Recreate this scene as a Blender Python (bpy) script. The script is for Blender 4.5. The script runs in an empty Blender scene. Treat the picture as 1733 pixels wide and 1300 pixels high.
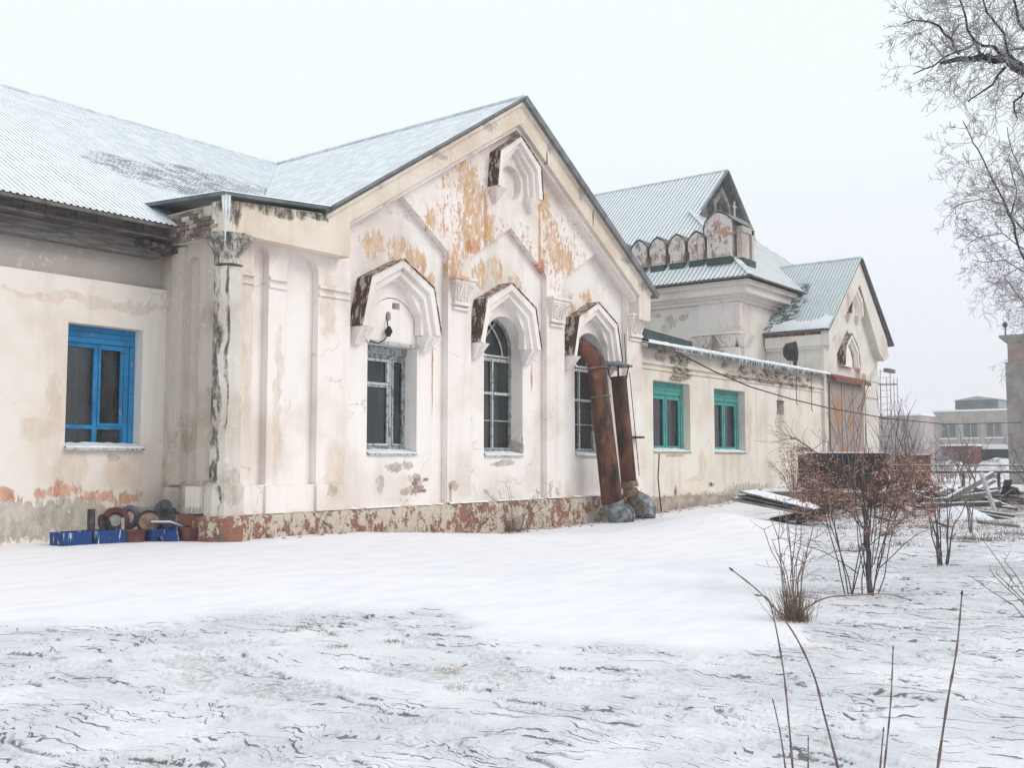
import bpy, bmesh, math, random
import numpy as np
from mathutils import Vector, Matrix
from mathutils.geometry import tessellate_polygon
R = math.radians
sc = bpy.context.scene
col = sc.collection
random.seed(7)

# ------------------------------------------------------------------ camera, sky, sun, exposure
EYE = 1.5
PITCH, HEAD = R(4.1687), R(37.793)
FW = Vector((math.cos(HEAD)*math.cos(PITCH), math.sin(HEAD)*math.cos(PITCH), math.sin(PITCH)))
RT = Vector((math.sin(HEAD), -math.cos(HEAD), 0))
UP = RT.cross(FW)
cam = bpy.data.cameras.new('camera'); camo = bpy.data.objects.new('camera', cam); col.objects.link(camo)
m3 = Matrix((RT, UP, -FW)).transposed()
camo.matrix_world = Matrix.Translation((0, 0, EYE)) @ m3.to_4x4()
cam.sensor_width = 36; cam.lens = 1715/1733*36
cam.clip_end = 3000; cam.clip_start = .1
sc.camera = camo

SUN_EL, SUN_DIR = R(38), Vector((.35, -1.0, 0)).normalized()    # the bright side of the overcast sky: front right of the walls
world = bpy.data.worlds.new('World'); sc.world = world; world.use_nodes = True
wn = world.node_tree; wn.nodes.clear()
wo = wn.nodes.new('ShaderNodeOutputWorld'); bg = wn.nodes.new('ShaderNodeBackground')
sky = wn.nodes.new('ShaderNodeTexSky'); sky.sky_type = 'NISHITA'; sky.sun_disc = False
sky.sun_elevation = SUN_EL; sky.sun_rotation = math.atan2(SUN_DIR.x, SUN_DIR.y)
sky.air_density = 1.0; sky.dust_density = 4.0; sky.ozone_density = 1.0
mx = wn.nodes.new('ShaderNodeMix'); mx.data_type = 'RGBA'; mx.inputs[0].default_value = .85
wn.links.new(sky.outputs[0], mx.inputs[6]); # overcast layer over the clear sky: greyer towards the horizon all round
tc = wn.nodes.new('ShaderNodeTexCoord'); sx = wn.nodes.new('ShaderNodeSeparateXYZ'); wn.links.new(tc.outputs['Generated'], sx.inputs[0])
mr = wn.nodes.new('ShaderNodeMapRange'); mr.interpolation_type = 'SMOOTHSTEP'; mr.inputs[1].default_value = -.02; mr.inputs[2].default_value = .38; wn.links.new(sx.outputs[2], mr.inputs[0])
oc = wn.nodes.new('ShaderNodeMix'); oc.data_type = 'RGBA'; oc.inputs[6].default_value = (8.0, 8.0, 8.8, 1); oc.inputs[7].default_value = (9.2, 9.9, 10.0, 1)
wn.links.new(mr.outputs[0], oc.inputs[0]); wn.links.new(oc.outputs[2], mx.inputs[7])
wn.links.new(mx.outputs[2], bg.inputs[0]); bg.inputs[1].default_value = .12
wn.links.new(bg.outputs[0], wo.inputs[0])
sl = bpy.data.lights.new('sun', 'SUN'); sl.energy = 1.0; sl.angle = R(25); sl.color = (1, .95, .88)
so = bpy.data.objects.new('sun', sl); col.objects.link(so)
sdir = Vector((SUN_DIR.x*math.cos(SUN_EL), SUN_DIR.y*math.cos(SUN_EL), math.sin(SUN_EL)))
so.rotation_euler = sdir.to_track_quat('Z', 'Y').to_euler(); so.location = (0, -20, 40)
vs = sc.view_settings
vs.view_transform = 'Standard'; vs.look = 'None'; vs.gamma = 1; vs.use_curve_mapping = False; vs.exposure = -.05
sc.cycles.use_denoising = True
sc.cycles.max_bounces = 6; sc.cycles.volume_bounces = 1; sc.cycles.transparent_max_bounces = 16

# ------------------------------------------------------------------ node helpers and materials
class NT:
    def __init__(s, name):
        s.mat = bpy.data.materials.new(name); s.mat.use_nodes = True
        s.t = s.mat.node_tree; s.b = s.t.nodes['Principled BSDF']
        g = s.t.nodes.new('ShaderNodeNewGeometry'); s.P = g.outputs['Position']
        x = s.t.nodes.new('ShaderNodeSeparateXYZ'); s.t.links.new(s.P, x.inputs[0])
        s.X, s.Y, s.Z = x.outputs
    def put(s, sock, v):
        if isinstance(v, bpy.types.NodeSocket): s.t.links.new(v, sock)
        else: sock.default_value = v
    def m(s, op, a, b=0., c=0., clamp=False):
        n = s.t.nodes.new('ShaderNodeMath'); n.operation = op; n.use_clamp = clamp
        s.put(n.inputs[0], a); s.put(n.inputs[1], b); s.put(n.inputs[2], c); return n.outputs[0]
    def vec(s, x, y, z):
        n = s.t.nodes.new('ShaderNodeCombineXYZ'); s.put(n.inputs[0], x); s.put(n.inputs[1], y); s.put(n.inputs[2], z); return n.outputs[0]
    def scl(s, sx, sy, sz, off=(0, 0, 0)):
        n = s.t.nodes.new('ShaderNodeMapping'); s.put(n.inputs[0], s.P); n.inputs[3].default_value = (sx, sy, sz); n.inputs[1].default_value = off; return n.outputs[0]
    def noise(s, scale, detail=4, vec=None, rough=.55, out=0):
        n = s.t.nodes.new('ShaderNodeTexNoise'); s.put(n.inputs['Vector'], vec or s.P)
        n.inputs['Scale'].default_value = scale; n.inputs['Detail'].default_value = detail; n.inputs['Roughness'].default_value = rough; return n.outputs[out]
    def ramp(s, f, a, b):
        n = s.t.nodes.new('ShaderNodeMapRange'); n.interpolation_type = 'SMOOTHSTEP'; s.put(n.inputs[0], f)
        n.inputs[1].default_value = a; n.inputs[2].default_value = b; return n.outputs[0]
    def mix(s, f, a, b):
        n = s.t.nodes.new('ShaderNodeMix'); n.data_type = 'RGBA'; s.put(n.inputs[0], f)
        for k, v in ((6, a), (7, b)): s.put(n.inputs[k], v if isinstance(v, bpy.types.NodeSocket) else (*v, 1)); 
        return n.outputs[2]
    def blobs(s, lst, warp=.25, u=None, v=None, wn=None):
        """union of warped ellipses (u, v, ru, rv): > 0 inside"""
        w = s.t.nodes.new('ShaderNodeSeparateXYZ'); s.put(w.inputs[0], s.noise(wn or 1.7, 5, out=1))
        U = s.m('MULTIPLY_ADD', s.m('SUBTRACT', w.outputs[0], .5), warp*2, u if u is not None else s.X)
        V = s.m('MULTIPLY_ADD', s.m('SUBTRACT', w.outputs[2], .5), warp*2, v if v is not None else s.Z)
        best = None
        for (x, z, rx, rz) in lst:
            a = s.m('DIVIDE', s.m('SUBTRACT', U, x), rx); b = s.m('DIVIDE', s.m('SUBTRACT', V, z), rz)
            d = s.m('SUBTRACT', 1., s.m('SQRT', s.m('ADD', s.m('MULTIPLY', a, a), s.m('MULTIPLY', b, b))))
            best = d if best is None else s.m('MAXIMUM', best, d)
        return best
    def bump(s, h, strength=.3, dist=.02, bevel=0, prev=None):
        n = s.t.nodes.new('ShaderNodeBump'); n.inputs['Strength'].default_value = strength; n.inputs['Distance'].default_value = dist
        s.put(n.inputs['Height'], h)
        if bevel:
            b = s.t.nodes.new('ShaderNodeBevel'); b.samples = 3; b.inputs[0].default_value = bevel; s.t.links.new(b.outputs[0], n.inputs['Normal'])
        s.t.links.new(n.outputs[0], s.b.inputs['Normal'])
    def fin(s, c, rough=.85, metal=0., spec=.3):
        s.put(s.b.inputs['Base Color'], c if isinstance(c, bpy.types.NodeSocket) else (*c, 1))
        s.put(s.b.inputs['Roughness'], rough); s.b.inputs['Metallic'].default_value = metal
        s.b.inputs['Specular IOR Level'].default_value = spec
        return s.mat

def plaster(name, A=(.80, .745, .69), B=(.66, .565, .49), ochre=(), rust=(), grey=(), dark=(), beige=(), pink=(), brick=(), fleck=(), streak=.35, peel=.0, cv=None):
    n = NT(name); cu = n.m('ADD', n.X, n.Y) if cv == 'side' else n.X
    c = n.mix(n.ramp(n.noise(.7, 5), .42, .68), A, B)
    st = n.noise(1., 6, n.scl(3.2, 3.2, .22)); c = n.mix(n.m('MULTIPLY', n.ramp(st, .5, .72), streak), c, (.56, .46, .38))
    fl = n.noise(1., 5, n.scl(9, 9, 7)); c = n.mix(n.m('MULTIPLY', n.ramp(fl, .60, .66), .25), c, (.88, .85, .82))
    h = n.m('MULTIPLY', n.noise(14, 5), .5)
    flake = n.noise(1., 8, n.scl(7, 7, 2.6), .76)
    def layer(c, h, lst, colour, colour2, amount=1., warp=.22, hard=.05, fl=1.15, dep=.6):
        m = n.blobs(lst, warp, n.Y if cv == 'y' else None)
        f = n.m('ADD', n.m('MULTIPLY', n.m('MINIMUM', m, .45), 1.0 if fl < 1 else .55), n.m('MULTIPLY', n.m('SUBTRACT', flake, .53 if fl >= 1 else .56), fl*2.6))
        f = n.ramp(f, .0, hard)
        f = n.m('MULTIPLY', f, n.ramp(m, -.45, .1))
        cc = n.mix(n.ramp(n.noise(1., 6, n.scl(5, 5, 2.5), .7), .35, .65), colour, colour2)
        return n.mix(n.m('MULTIPLY', f, amount), c, cc), n.m('MULTIPLY_ADD', f, -dep, h)
    if beige: c, h = layer(c, h, beige, (.60, .47, .36), (.68, .57, .47), .7, .3, .5, .5, .1)
    if ochre: c, h = layer(c, h, ochre, (.60, .37, .19), (.74, .56, .43))
    if fleck:
        fm = n.blobs(fleck, .3); fk = n.m('MULTIPLY', n.ramp(n.noise(1., 6, n.scl(13, 13, 5.5, (4, 0, 2)), .68), .555, .585), n.ramp(fm, 0., .35)); c = n.mix(fk, c, n.mix(n.noise(4, 3), (.62, .30, .17), (.68, .44, .28))); h = n.m('MULTIPLY_ADD', fk, -.4, h)
    if pink: c, h = layer(c, h, pink, (.52, .24, .15), (.70, .45, .34))
    if grey: c, h = layer(c, h, grey, (.40, .36, .31), (.60, .54, .48), 1., .15, .05, .98)
    if rust: c, h = layer(c, h, rust, (.48, .17, .07), (.62, .34, .2), .85, .05, .35, .5, .1)
    if dark: c, h = layer(c, h, dark, (.045, .042, .036), (.13, .12, .09), .93, .10, .45, .8, .2)
    if brick: c, h = layer(c, h, brick, (.33, .13, .08), (.42, .2, .13), 1., .15)
    sp = n.noise(26, 3); c = n.mix(n.m('MULTIPLY', n.ramp(sp, .70, .74), .55), c, (.36, .27, .2))
    cr = n.t.nodes.new('ShaderNodeTexVoronoi'); cr.feature = 'DISTANCE_TO_EDGE'; cr.inputs['Scale'].default_value = .55
    ad = n.t.nodes.new('ShaderNodeVectorMath'); ad.operation = 'MULTIPLY_ADD'; n.put(ad.inputs[0], n.noise(2.2, 6, out=1)); ad.inputs[1].default_value = (.9, .9, .9); n.put(ad.inputs[2], n.P); n.put(cr.inputs[0], ad.outputs[0])
    ck = n.m('MULTIPLY', n.m('SUBTRACT', 1., n.ramp(cr.outputs[0], .0, .006)), n.ramp(n.noise(.9, 2), .54, .6))
    c = n.mix(n.m('MULTIPLY', ck, .6), c, (.25, .2, .17)); h = n.m('MULTIPLY_ADD', ck, -.5, h)
    n.bump(h, .55, .02, .012)
    return n.fin(c, .92, 0, .15)

def simple(name, A, B=None, scale=4, rough=.8, metal=0., bump=.2, stretch=(1, 1, 1), lo=.4, hi=.62, spec=.3, bev=0, det=5):
    n = NT(name); f = n.noise(scale, det, n.scl(*stretch))
    c = n.mix(n.ramp(f, lo, hi), A, B or tuple(v*.8 for v in A))
    n.bump(n.noise(scale*3, 4, n.scl(*stretch)), bump, .01, bev)
    return n.fin(c, rough, metal, spec)

M = {}
M['wall'] = plaster('gable_plaster', A=(.86, .80, .765), B=(.72, .635, .575), streak=.25, fleck=[(17.9, 7.4, 1.3, 1.5), (21.9, 6.9, 1.3, 1.3), (19.7, 6.9, 1.2, .5), (17.5, 5.9, .5, .5)],
    ochre=[(17.95, 8.1, .36, .5), (18.2, 7.3, .5, .9), (17.9, 6.6, .32, .6), (18.75, 6.9, .28, .7), (17.45, 5.95, .26, .5), (21.7, 6.85, .4, .5), (22.15, 6.75, .28, .5), (21.35, 7.3, .35, .5), (20.95, 6.5, .25, .5), (16.7, 6.9, .2, .3), (21.1, 8.0, .3, .4), (22.6, 6.2, .3, .3)],
    rust=[(18.66, 7.2, .09, 1.1), (20.86, 7.1, .08, 1.1), (18.2, 6.5, .35, .25), (21.0, 6.45, .12, .3)],
    grey=[(13.8, .85, .18, .12), (17.48, .85, .16, .14), (21.55, .62, .12, .16)],
    beige=[(11.7, 3.9, .25, 2.6), (12.45, 2.6, .15, 2.0), (13.7, 4.6, .3, 1.0), (13.9, 1.2, .4, .8)])
M['bay'] = plaster('bay_plaster', A=(.87, .82, .79), B=(.74, .675, .63), streak=.2,
    ochre=[(15.05, 6.1, .34, .34), (15.95, 5.98, .5, .42), (16.5, 5.75, .4, .4), (16.85, 5.5, .2, .3), (18.6, 5.9, .4, .3), (19.25, 6.15, .25, .35), (20.1, 5.85, .35, .28), (23.3, 5.95, .3, .25), (22.5, 5.6, .3, .3)],
    rust=[(16.98, 3.6, .035, 1.6), (20.75, 3.55, .05, .5), (17.95, 3.6, .05, .6)],
    grey=[(15.9, 1.3, .5, .12), (15.35, .95, .14, .2), (16.2, .75, .3, .12), (16.45, .98, .3, .14), (20.3, 1.75, .12, .3), (19.6, 1.36, .6, .08)])
M['cornice'] = plaster('cornice_plaster', A=(.76, .685, .59), B=(.66, .555, .45), streak=.3,
    grey=[(20.9, 9.6, .15, .3), (22.3, 8.6, .12, .3), (12.2, 6.3, 1.4, .12), (14.5, 7.2, .4, .12), (24.6, 7.1, .4, .12), (18.2, 9.4, .5, .12), (16.4, 8.3, .5, .1), (25.5, 6.5, .3, .2)],
    dark=[(11.1, 6.0, .25, .5), (12.0, 6.12, 1.0, .14), (13.0, 6.2, .5, .1), (20.75, 9.1, .045, .42), (22.9, 8.0, .04, .3)])
M['soot'] = plaster('sooty_plaster', A=(.66, .62, .57), B=(.48, .42, .36), streak=.6,
    dark=[(11.1, 5.45, .8, .62), (11.50, 4.3, .08, 1.5), (10.97, 4.1, .10, 1.5), (11.12, 3.6, .035, 2.2), (11.5, 2.6, .04, 3.), (11.02, 2.4, .03, 2.6)], grey=[(11.2, 1.0, .3, .4)])
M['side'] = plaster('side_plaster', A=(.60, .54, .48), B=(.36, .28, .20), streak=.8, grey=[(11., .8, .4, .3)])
M['left'] = plaster('left_wall_plaster', A=(.80, .74, .68), B=(.70, .61, .53), streak=.3,
    beige=[(8.75, 2.0, .5, .25), (9.0, 2.5, .18, .6), (9.3, 1.3, .4, .5), (10.2, 1.2, .4, .4), (9.5, 4.3, 2.5, .12)],
    grey=[(8.3, .45, 1.1, .42), (9.4, .5, 1.0, .36), (10.15, 1.52, .13, .07), (10.5, .45, .6, .2)],
    pink=[(8.1, .86, .5, .13), (9.1, .93, .4, .14), (9.8, .84, .5, .1), (10.4, .78, .3, .12), (8.7, .3, .55, .2)])
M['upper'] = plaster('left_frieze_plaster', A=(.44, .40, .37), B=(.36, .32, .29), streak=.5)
M['annex'] = plaster('annex_plaster', A=(.80, .74, .665), B=(.70, .62, .53), streak=.35,
    grey=[(28.6, 4.3, .5, .4), (27.3, 4.6, .5, .15), (28.5, 3.98, .3, .14), (34.5, 4.4, 3.2, .22), (37.2, 4.35, 2.2, .2), (33.5, .2, 2.5, .45), (30.5, .1, 3.5, .3), (28.2, 1.55, .7, .06), (36.4, 3.5, .25, 1.2)],
    beige=[(27.4, 3., .3, 2.), (30., 1.2, .4, .6), (36.5, 2.6, .7, 1.3), (29.5, .8, 1.0, .15), (33.6, 2.6, .3, 1.4)],
    pink=[(29.5, .28, 3., .08)], dark=[(27.5, .15, .5, .3), (28.2, .5, .15, .25), (30.6, .62, .3, .1)])
M['tower'] = plaster('pavilion_plaster', A=(.70, .65, .61), B=(.60, .53, .48), streak=.3, cv='side')
M['tower_peel'] = plaster('pavilion_peeling', A=(.66, .62, .58), B=(.56, .50, .45), streak=.3, cv='y', grey=[(20.3, 7.45, .28, .16), (20.9, 7.3, .3, .3), (21.2, 7.0, .3, .2), (21.9, 6.75, .35, .16), (22.6, 6.6, .5, .2), (21.6, 7.6, .3, .1), (22.8, 7.2, .3, .2)])
M['far_gable'] = plaster('far_gable_plaster', A=(.74, .70, .65), B=(.62, .56, .50), streak=.35,
    grey=[(41.0, 6.2, .3, .4), (42.8, 8.0, .2, .5)], pink=[(44.9, 5.6, .2, .5), (42.7, 8.2, .15, .5)])

def mk_plinth():
    n = NT('plinth_stone'); f = n.noise(1., 10, n.scl(6.5, 6.5, 4.6), .78)
    big = n.noise(.6, 3)
    f2 = n.m('ADD', f, n.m('MULTIPLY', n.m('SUBTRACT', big, .54), .45))
    c = n.mix(n.noise(11, 4), (.66, .59, .50), (.40, .34, .28))
    c = n.mix(n.ramp(f2, .485, .52), c, n.mix(n.noise(6, 3), (.20, .065, .045), (.42, .21, .15)))
    c = n.mix(n.ramp(n.noise(1., 8, n.scl(3, 3, 4, (3, 2, 1)), .72), .55, .62), c, (.17, .13, .11))
    n.bump(n.m('MULTIPLY_ADD', n.ramp(f2, .5, .53), .5, n.noise(16, 6)), .8, .03, .02)
    return n.fin(c, .93, 0, .1)
M['plinth'] = mk_plinth()
M['annex_plinth'] = simple('annex_plinth', (.42, .36, .30), (.30, .24, .2), 2.5, .95, bump=.6)

def mk_roof(name, metal, snow, bare=(), bu='x', amount=.0):
    """thin snow lying on the flats of the sheets"""
    n = NT(name); f = n.noise(1.6, 6, n.scl(1, .5, 1)); 
    if bare:
        m = n.blobs(bare, .35, n.X, n.Y, 1.)
        s2 = n.noise(1., 7, n.scl(2.4, 9, 2.4) if bu == 'x' else n.scl(5, 2, 5), .68)
        mm = n.m('MULTIPLY', n.ramp(m, -.05, .25), n.ramp(s2, .46, .52))
    else: mm = 0.
    fine = n.noise(1., 4, n.scl(5, 30, 5) if bu == 'x' else n.scl(30, 5, 5))
    s = n.ramp(n.m('ADD', n.m('MULTIPLY', f, .5), n.m('MULTIPLY', fine, .5)), .40-.2*amount-.1, .62-.1*amount)
    c = n.mix(s, snow, tuple(.84*v+.16*w for v, w in zip(snow, metal)))
    if bare: c = n.mix(mm, c, (.055, .05, .05) if bu == 'x' else (.035, .075, .06))
    n.bump(n.noise(9, 4), .15, .01)
    return n.fin(c, .75, 0, .3)
M['roof_snow'] = mk_roof('snow_dusted_sheet', (.46, .52, .57), (.88, .90, .93), [(13.0, 19.2, 1.8, .8), (12.2, 19.9, 1.2, .55), (15.2, 20.6, 2.4, .55), (14.2, 19.9, 2.2, .6), (11.6, 19.5, .9, .35)])
M['roof_snow_g'] = mk_roof('snow_dusted_gable_sheet', (.58, .62, .66), (.90, .91, .94))
M['roof_rib'] = simple('galvanised_rib', (.52, .57, .62), (.68, .72, .76), 3, .6, .0, .1)
M['roof_rib_green'] = simple('green_grey_rib', (.10, .15, .155), (.20, .25, .265), 3, .5, .1, .1)
M['roof_snow_t'] = mk_roof('pavilion_snow_sheet', (.40, .45, .49), (.86, .89, .92), bu='y')
M['roof_snow_f'] = mk_roof('far_gable_snow_sheet', (.30, .35, .38), (.72, .77, .80), [(40.6, 17.7, 1.5, 1.4), (41.9, 17.2, 1.3, .8)], bu='y')
M['roof_deck'] = simple('roof_underside', (.10, .09, .08), (.17, .15, .13), 5)
M['flash'] = simple('grey_green_flashing', (.085, .115, .115), (.15, .18, .18), 3, .5, .3, .1)
M['flash_dark'] = simple('dark_green_metal', (.015, .045, .036), (.03, .07, .055), 3, .5, .1, .1)
M['rake_metal'] = simple('grey_rake_metal', (.14, .15, .16), (.21, .22, .23), 3, .5, .3, .1)
M['snow'] = simple('lying_snow', (.84, .86, .91), (.77, .80, .86), 2, .7, bump=.3)
M['ice'] = simple('ice', (.75, .78, .8), (.6, .62, .64), 9, .25, spec=.6)
M['old_wood'] = simple('weathered_wood', (.20, .185, .175), (.11, .10, .095), 3, .9, bump=.5, stretch=(1, 8, 8))
M['dark_wood'] = simple('dark_wood', (.06, .05, .045), (.13, .11, .10), 3, .9, bump=.5)
M['brick'] = simple('grimy_brick', (.22, .16, .13), (.11, .09, .08), 5, .95, bump=.6)
M['brick_pale'] = simple('limewashed_brick', (.40, .34, .28), (.28, .22, .17), 5, .95, bump=.6)
M['red_brick'] = simple('red_brick', (.30, .11, .07), (.40, .18, .12), 4, .95, bump=.6)
M['kok'] = plaster('dormer_plaster', A=(.60, .54, .49), B=(.42, .36, .33), streak=.5)
def mk_kok():
    n = NT('peeling_red_dormer'); f = n.noise(1., 7, n.scl(3, 3, 3), .7)
    c = n.mix(n.ramp(f, .50, .56), (.60, .555, .53), (.44, .25, .18)); c = n.mix(n.ramp(n.noise(1., 6, n.scl(4, 5, 2)), .55, .63), c, (.22, .20, .19))
    n.bump(n.noise(12, 4), .4, .02); return n.fin(c, .9)
M['kok_red'] = mk_kok()
def mk_flaking(name, under, paint, thr=.55, sc3=(7, 7, 3)):
    n = NT(name); f = n.noise(1., 7, n.scl(*sc3), .68)
    c = n.mix(n.noise(4, 4), under, tuple(v*1.9 for v in under)); c = n.mix(n.ramp(f, thr, thr+.03), c, paint)
    n.bump(f, .5, .02); return n.fin(c, .8)
M['hood_rust'] = mk_flaking('rusty_hood_flashing', (.055, .028, .02), (.42, .38, .32), .52)
M['hood_top'] = mk_flaking('flaking_hood_top', (.10, .07, .055), (.45, .40, .33), .5)
M['frame_old'] = mk_flaking('flaking_blue_grey_frame', (.13, .105, .09), (.33, .39, .41), .46, (14, 14, 7))
M['frame_white'] = mk_flaking('flaking_white_frame', (.17, .145, .13), (.50, .52, .52), .44, (14, 14, 9))
def mk_paint(name, A, B):
    n = NT(name); f = n.noise(1., 8, n.scl(9, 9, 3.5), .72); c = n.mix(n.ramp(n.noise(3, 5), .4, .62), A, B); c = n.mix(n.ramp(f, .60, .64), c, (.24, .26, .27)); c = n.mix(n.ramp(n.noise(1., 5, n.scl(2, 2, 11)), .62, .75), c, (.05, .07, .08))
    n.bump(f, .35, .01); return n.fin(c, .62, 0, .3)
M['blue'] = mk_paint('bright_blue_paint', (.004, .22, .48), (.010, .16, .36))
M['teal'] = mk_paint('teal_paint', (.055, .34, .30), (.05, .26, .24))
M['reveal'] = simple('grey_plaster_reveal', (.55, .52, .50), (.42, .39, .36), 2.5, .95, bump=.4, stretch=(3, 3, .6))
M['inner_white'] = simple('inner_sash', (.34, .34, .33), (.24, .24, .22), 4)
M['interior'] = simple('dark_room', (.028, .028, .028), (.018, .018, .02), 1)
M['grate'] = simple('window_bars', (.45, .43, .40), (.28, .26, .24), 9, .6)
def mk_glass():
    n = NT('old_glass'); t = n.t; tr = t.nodes.new('ShaderNodeBsdfTransparent'); tr.inputs[0].default_value = (.50, .56, .57, 1)
    gl = t.nodes.new('ShaderNodeBsdfGlossy'); gl.inputs[0].default_value = (.8, .85, .87, 1); gl.inputs['Roughness'].default_value = .12
    fr = t.nodes.new('ShaderNodeFresnel'); fr.inputs[0].default_value = 1.5
    ms = t.nodes.new('ShaderNodeMixShader'); f = n.m('MULTIPLY_ADD', n.noise(3, 4), .05, fr.outputs[0]); n.put(ms.inputs[0], f)
    t.links.new(tr.outputs[0], ms.inputs[1]); t.links.new(gl.outputs[0], ms.inputs[2])
    df = t.nodes.new('ShaderNodeBsdfDiffuse'); df.inputs[0].default_value = (.10, .11, .115, 1)
    m2 = t.nodes.new('ShaderNodeMixShader'); n.put(m2.inputs[0], n.m('MULTIPLY', n.ramp(n.noise(1., 5, n.scl(4, 4, 1.5)), .42, .75), .55))
    t.links.new(ms.outputs[0], m2.inputs[1]); t.links.new(df.outputs[0], m2.inputs[2])
    t.links.new(m2.outputs[0], t.nodes['Material Output'].inputs[0]); return n.mat
M['glass'] = mk_glass()
def mk_duct():
    n = NT('rusty_duct_steel'); f = n.noise(1., 4, n.scl(3.2, 3.2, 1.1), .5)
    c = n.mix(n.ramp(f, .38, .62), (.035, .018, .014), (.17, .065, .032)); c = n.mix(n.ramp(n.noise(1., 4, n.scl(2.2, 2.2, 1.3, (5, 1, 3))), .55, .72), c, (.26, .15, .06))
    n.bump(n.noise(12, 4), .2, .01); return n.fin(c, .6, .3)
M['duct'] = mk_duct()
M['galv'] = simple('galvanised_steel', (.26, .28, .30), (.10, .11, .12), 4.5, .5, .5, .2)
M['straw'] = simple('dry_straw', (.27, .185, .125), (.17, .115, .08), 8, .95)
M['black'] = simple('black_iron', (.016, .016, .017), (.04, .036, .033), 4, .7)
M['rubber'] = simple('cracked_rubber', (.022, .022, .024), (.05, .05, .052), 5, .9)
M['grey_rubber'] = simple('grey_weathered_rubber', (.13, .14, .16), (.07, .075, .085), 5, .9)
M['maroon'] = simple('maroon_paint', (.10, .028, .028), (.17, .07, .065), 4, .7)
M['royal'] = mk_flaking('blue_paint_with_white_drips', (.007, .035, .13), (.50, .52, .54), .58, (14, 14, 2))
M['rust'] = simple('rusty_sheet', (.32, .23, .18), (.38, .25, .16), 1.2, .8, bump=.3, stretch=(1.5, 1.5, .6))
def mk_sheet():
    n = NT('rust_stained_sheet'); c = n.mix(n.noise(.8, 3), (.40, .33, .30), (.30, .235, .21))
    c = n.mix(n.m('MULTIPLY', n.ramp(n.blobs([(41.9, 3.4, .7, 1.), (42.5, 1.7, .8, .7), (43.4, 3.0, .3, .9)], .3), 0, .7), .8), c, (.42, .19, .07))
    n.bump(n.noise(4, 3), .2, .02); return n.fin(c, .75)
M['rust_sheet'] = mk_sheet()
M['rust_strip'] = simple('dark_rust_strip', (.17, .06, .04), (.25, .1, .065), 3, .85)
M['rust_box'] = simple('rusted_brown_iron', (.12, .06, .035), (.22, .11, .06), 6, .85, bump=.5)
M['slate'] = simple('grey_asbestos_slate', (.22, .22, .21), (.13, .13, .13), 4, .9)
M['lens'] = simple('floodlight_glass', (.25, .27, .28), (.17, .18, .19), 3, .15, spec=.6)
M['bark'] = simple('shrub_bark', (.085, .062, .062), (.14, .115, .11), 12, .9)
M['reed'] = simple('pale_stem', (.16, .12, .115), (.24, .19, .17), 15, .9)
M['leaf'] = simple('russet_leaf', (.38, .20, .145), (.52, .33, .26), 14, .85)
M['limb'] = simple('dark_limb', (.028, .022, .024), (.07, .062, .07), 6, .9)
M['frost'] = simple('frosted_twig', (.27, .245, .27), (.46, .44, .48), 5, .9)
M['concrete'] = simple('old_concrete', (.30, .28, .25), (.20, .18, .16), 2, .95, bump=.5)
M['timber'] = simple('grey_timber', (.22, .21, .20), (.12, .11, .10), 3, .9, bump=.4)
M['white_post'] = simple('whitewashed_post', (.60, .62, .64), (.45, .46, .48), 4)
M['far_wall'] = simple('far_grey_brick', (.42, .37, .34), (.36, .31, .29), 1.2, .95)
M['far_pink'] = simple('far_pink_plaster', (.42, .35, .335), (.34, .29, .28), .5, .95)
M['tower_brick'] = simple('tall_block_brick', (.32, .29, .27), (.24, .215, .20), 1.5, .95, bump=.5)
M['tower_red'] = simple('tall_block_red_brick', (.36, .27, .25), (.29, .22, .20), 1.5, .95, bump=.5)
M['far_glass'] = simple('far_window_glass', (.07, .10, .11), (.11, .14, .15), .6, .2, spec=.5)
M['garage_red'] = simple('maroon_garage', (.11, .035, .035), (.15, .05, .05), 2, .7)
M['rubble'] = simple('snowy_gravel', (.70, .70, .74), (.34, .28, .24), 1.1, .95, bump=.8, lo=.5, hi=.62)

# ------------------------------------------------------------------ mesh helpers
def tag(o, label=None, cat=None, group=None, kind=None):
    if label: o['label'] = label
    if cat: o['category'] = cat
    if group: o['group'] = group
    if kind: o['kind'] = kind
    return o
def mesh_obj(name, V, F, mats, parent=None, mi=None, smooth=False):
    me = bpy.data.meshes.new(name); me.from_pydata([tuple(v) for v in V], [], F)
    for m in (mats if isinstance(mats, (list, tuple)) else [mats]): me.materials.append(m)
    if mi is not None: me.polygons.foreach_set('material_index', mi)
    if smooth: me.polygons.foreach_set('use_smooth', [True]*len(F))
    me.update(); o = bpy.data.objects.new(name, me); col.objects.link(o)
    if parent is not None:
        o.parent = parent
        w = Vector((0, 0, 0)); p = parent
        while p is not None: w += Vector(p.location); p = p.parent
        if w.length: me.transform(Matrix.Translation(-w))
    return o
def empty(name, loc, label, cat, group=None):
    o = bpy.data.objects.new(name, None); col.objects.link(o); o.location = loc; o.empty_display_size = .2
    return tag(o, label, cat, group)
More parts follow.
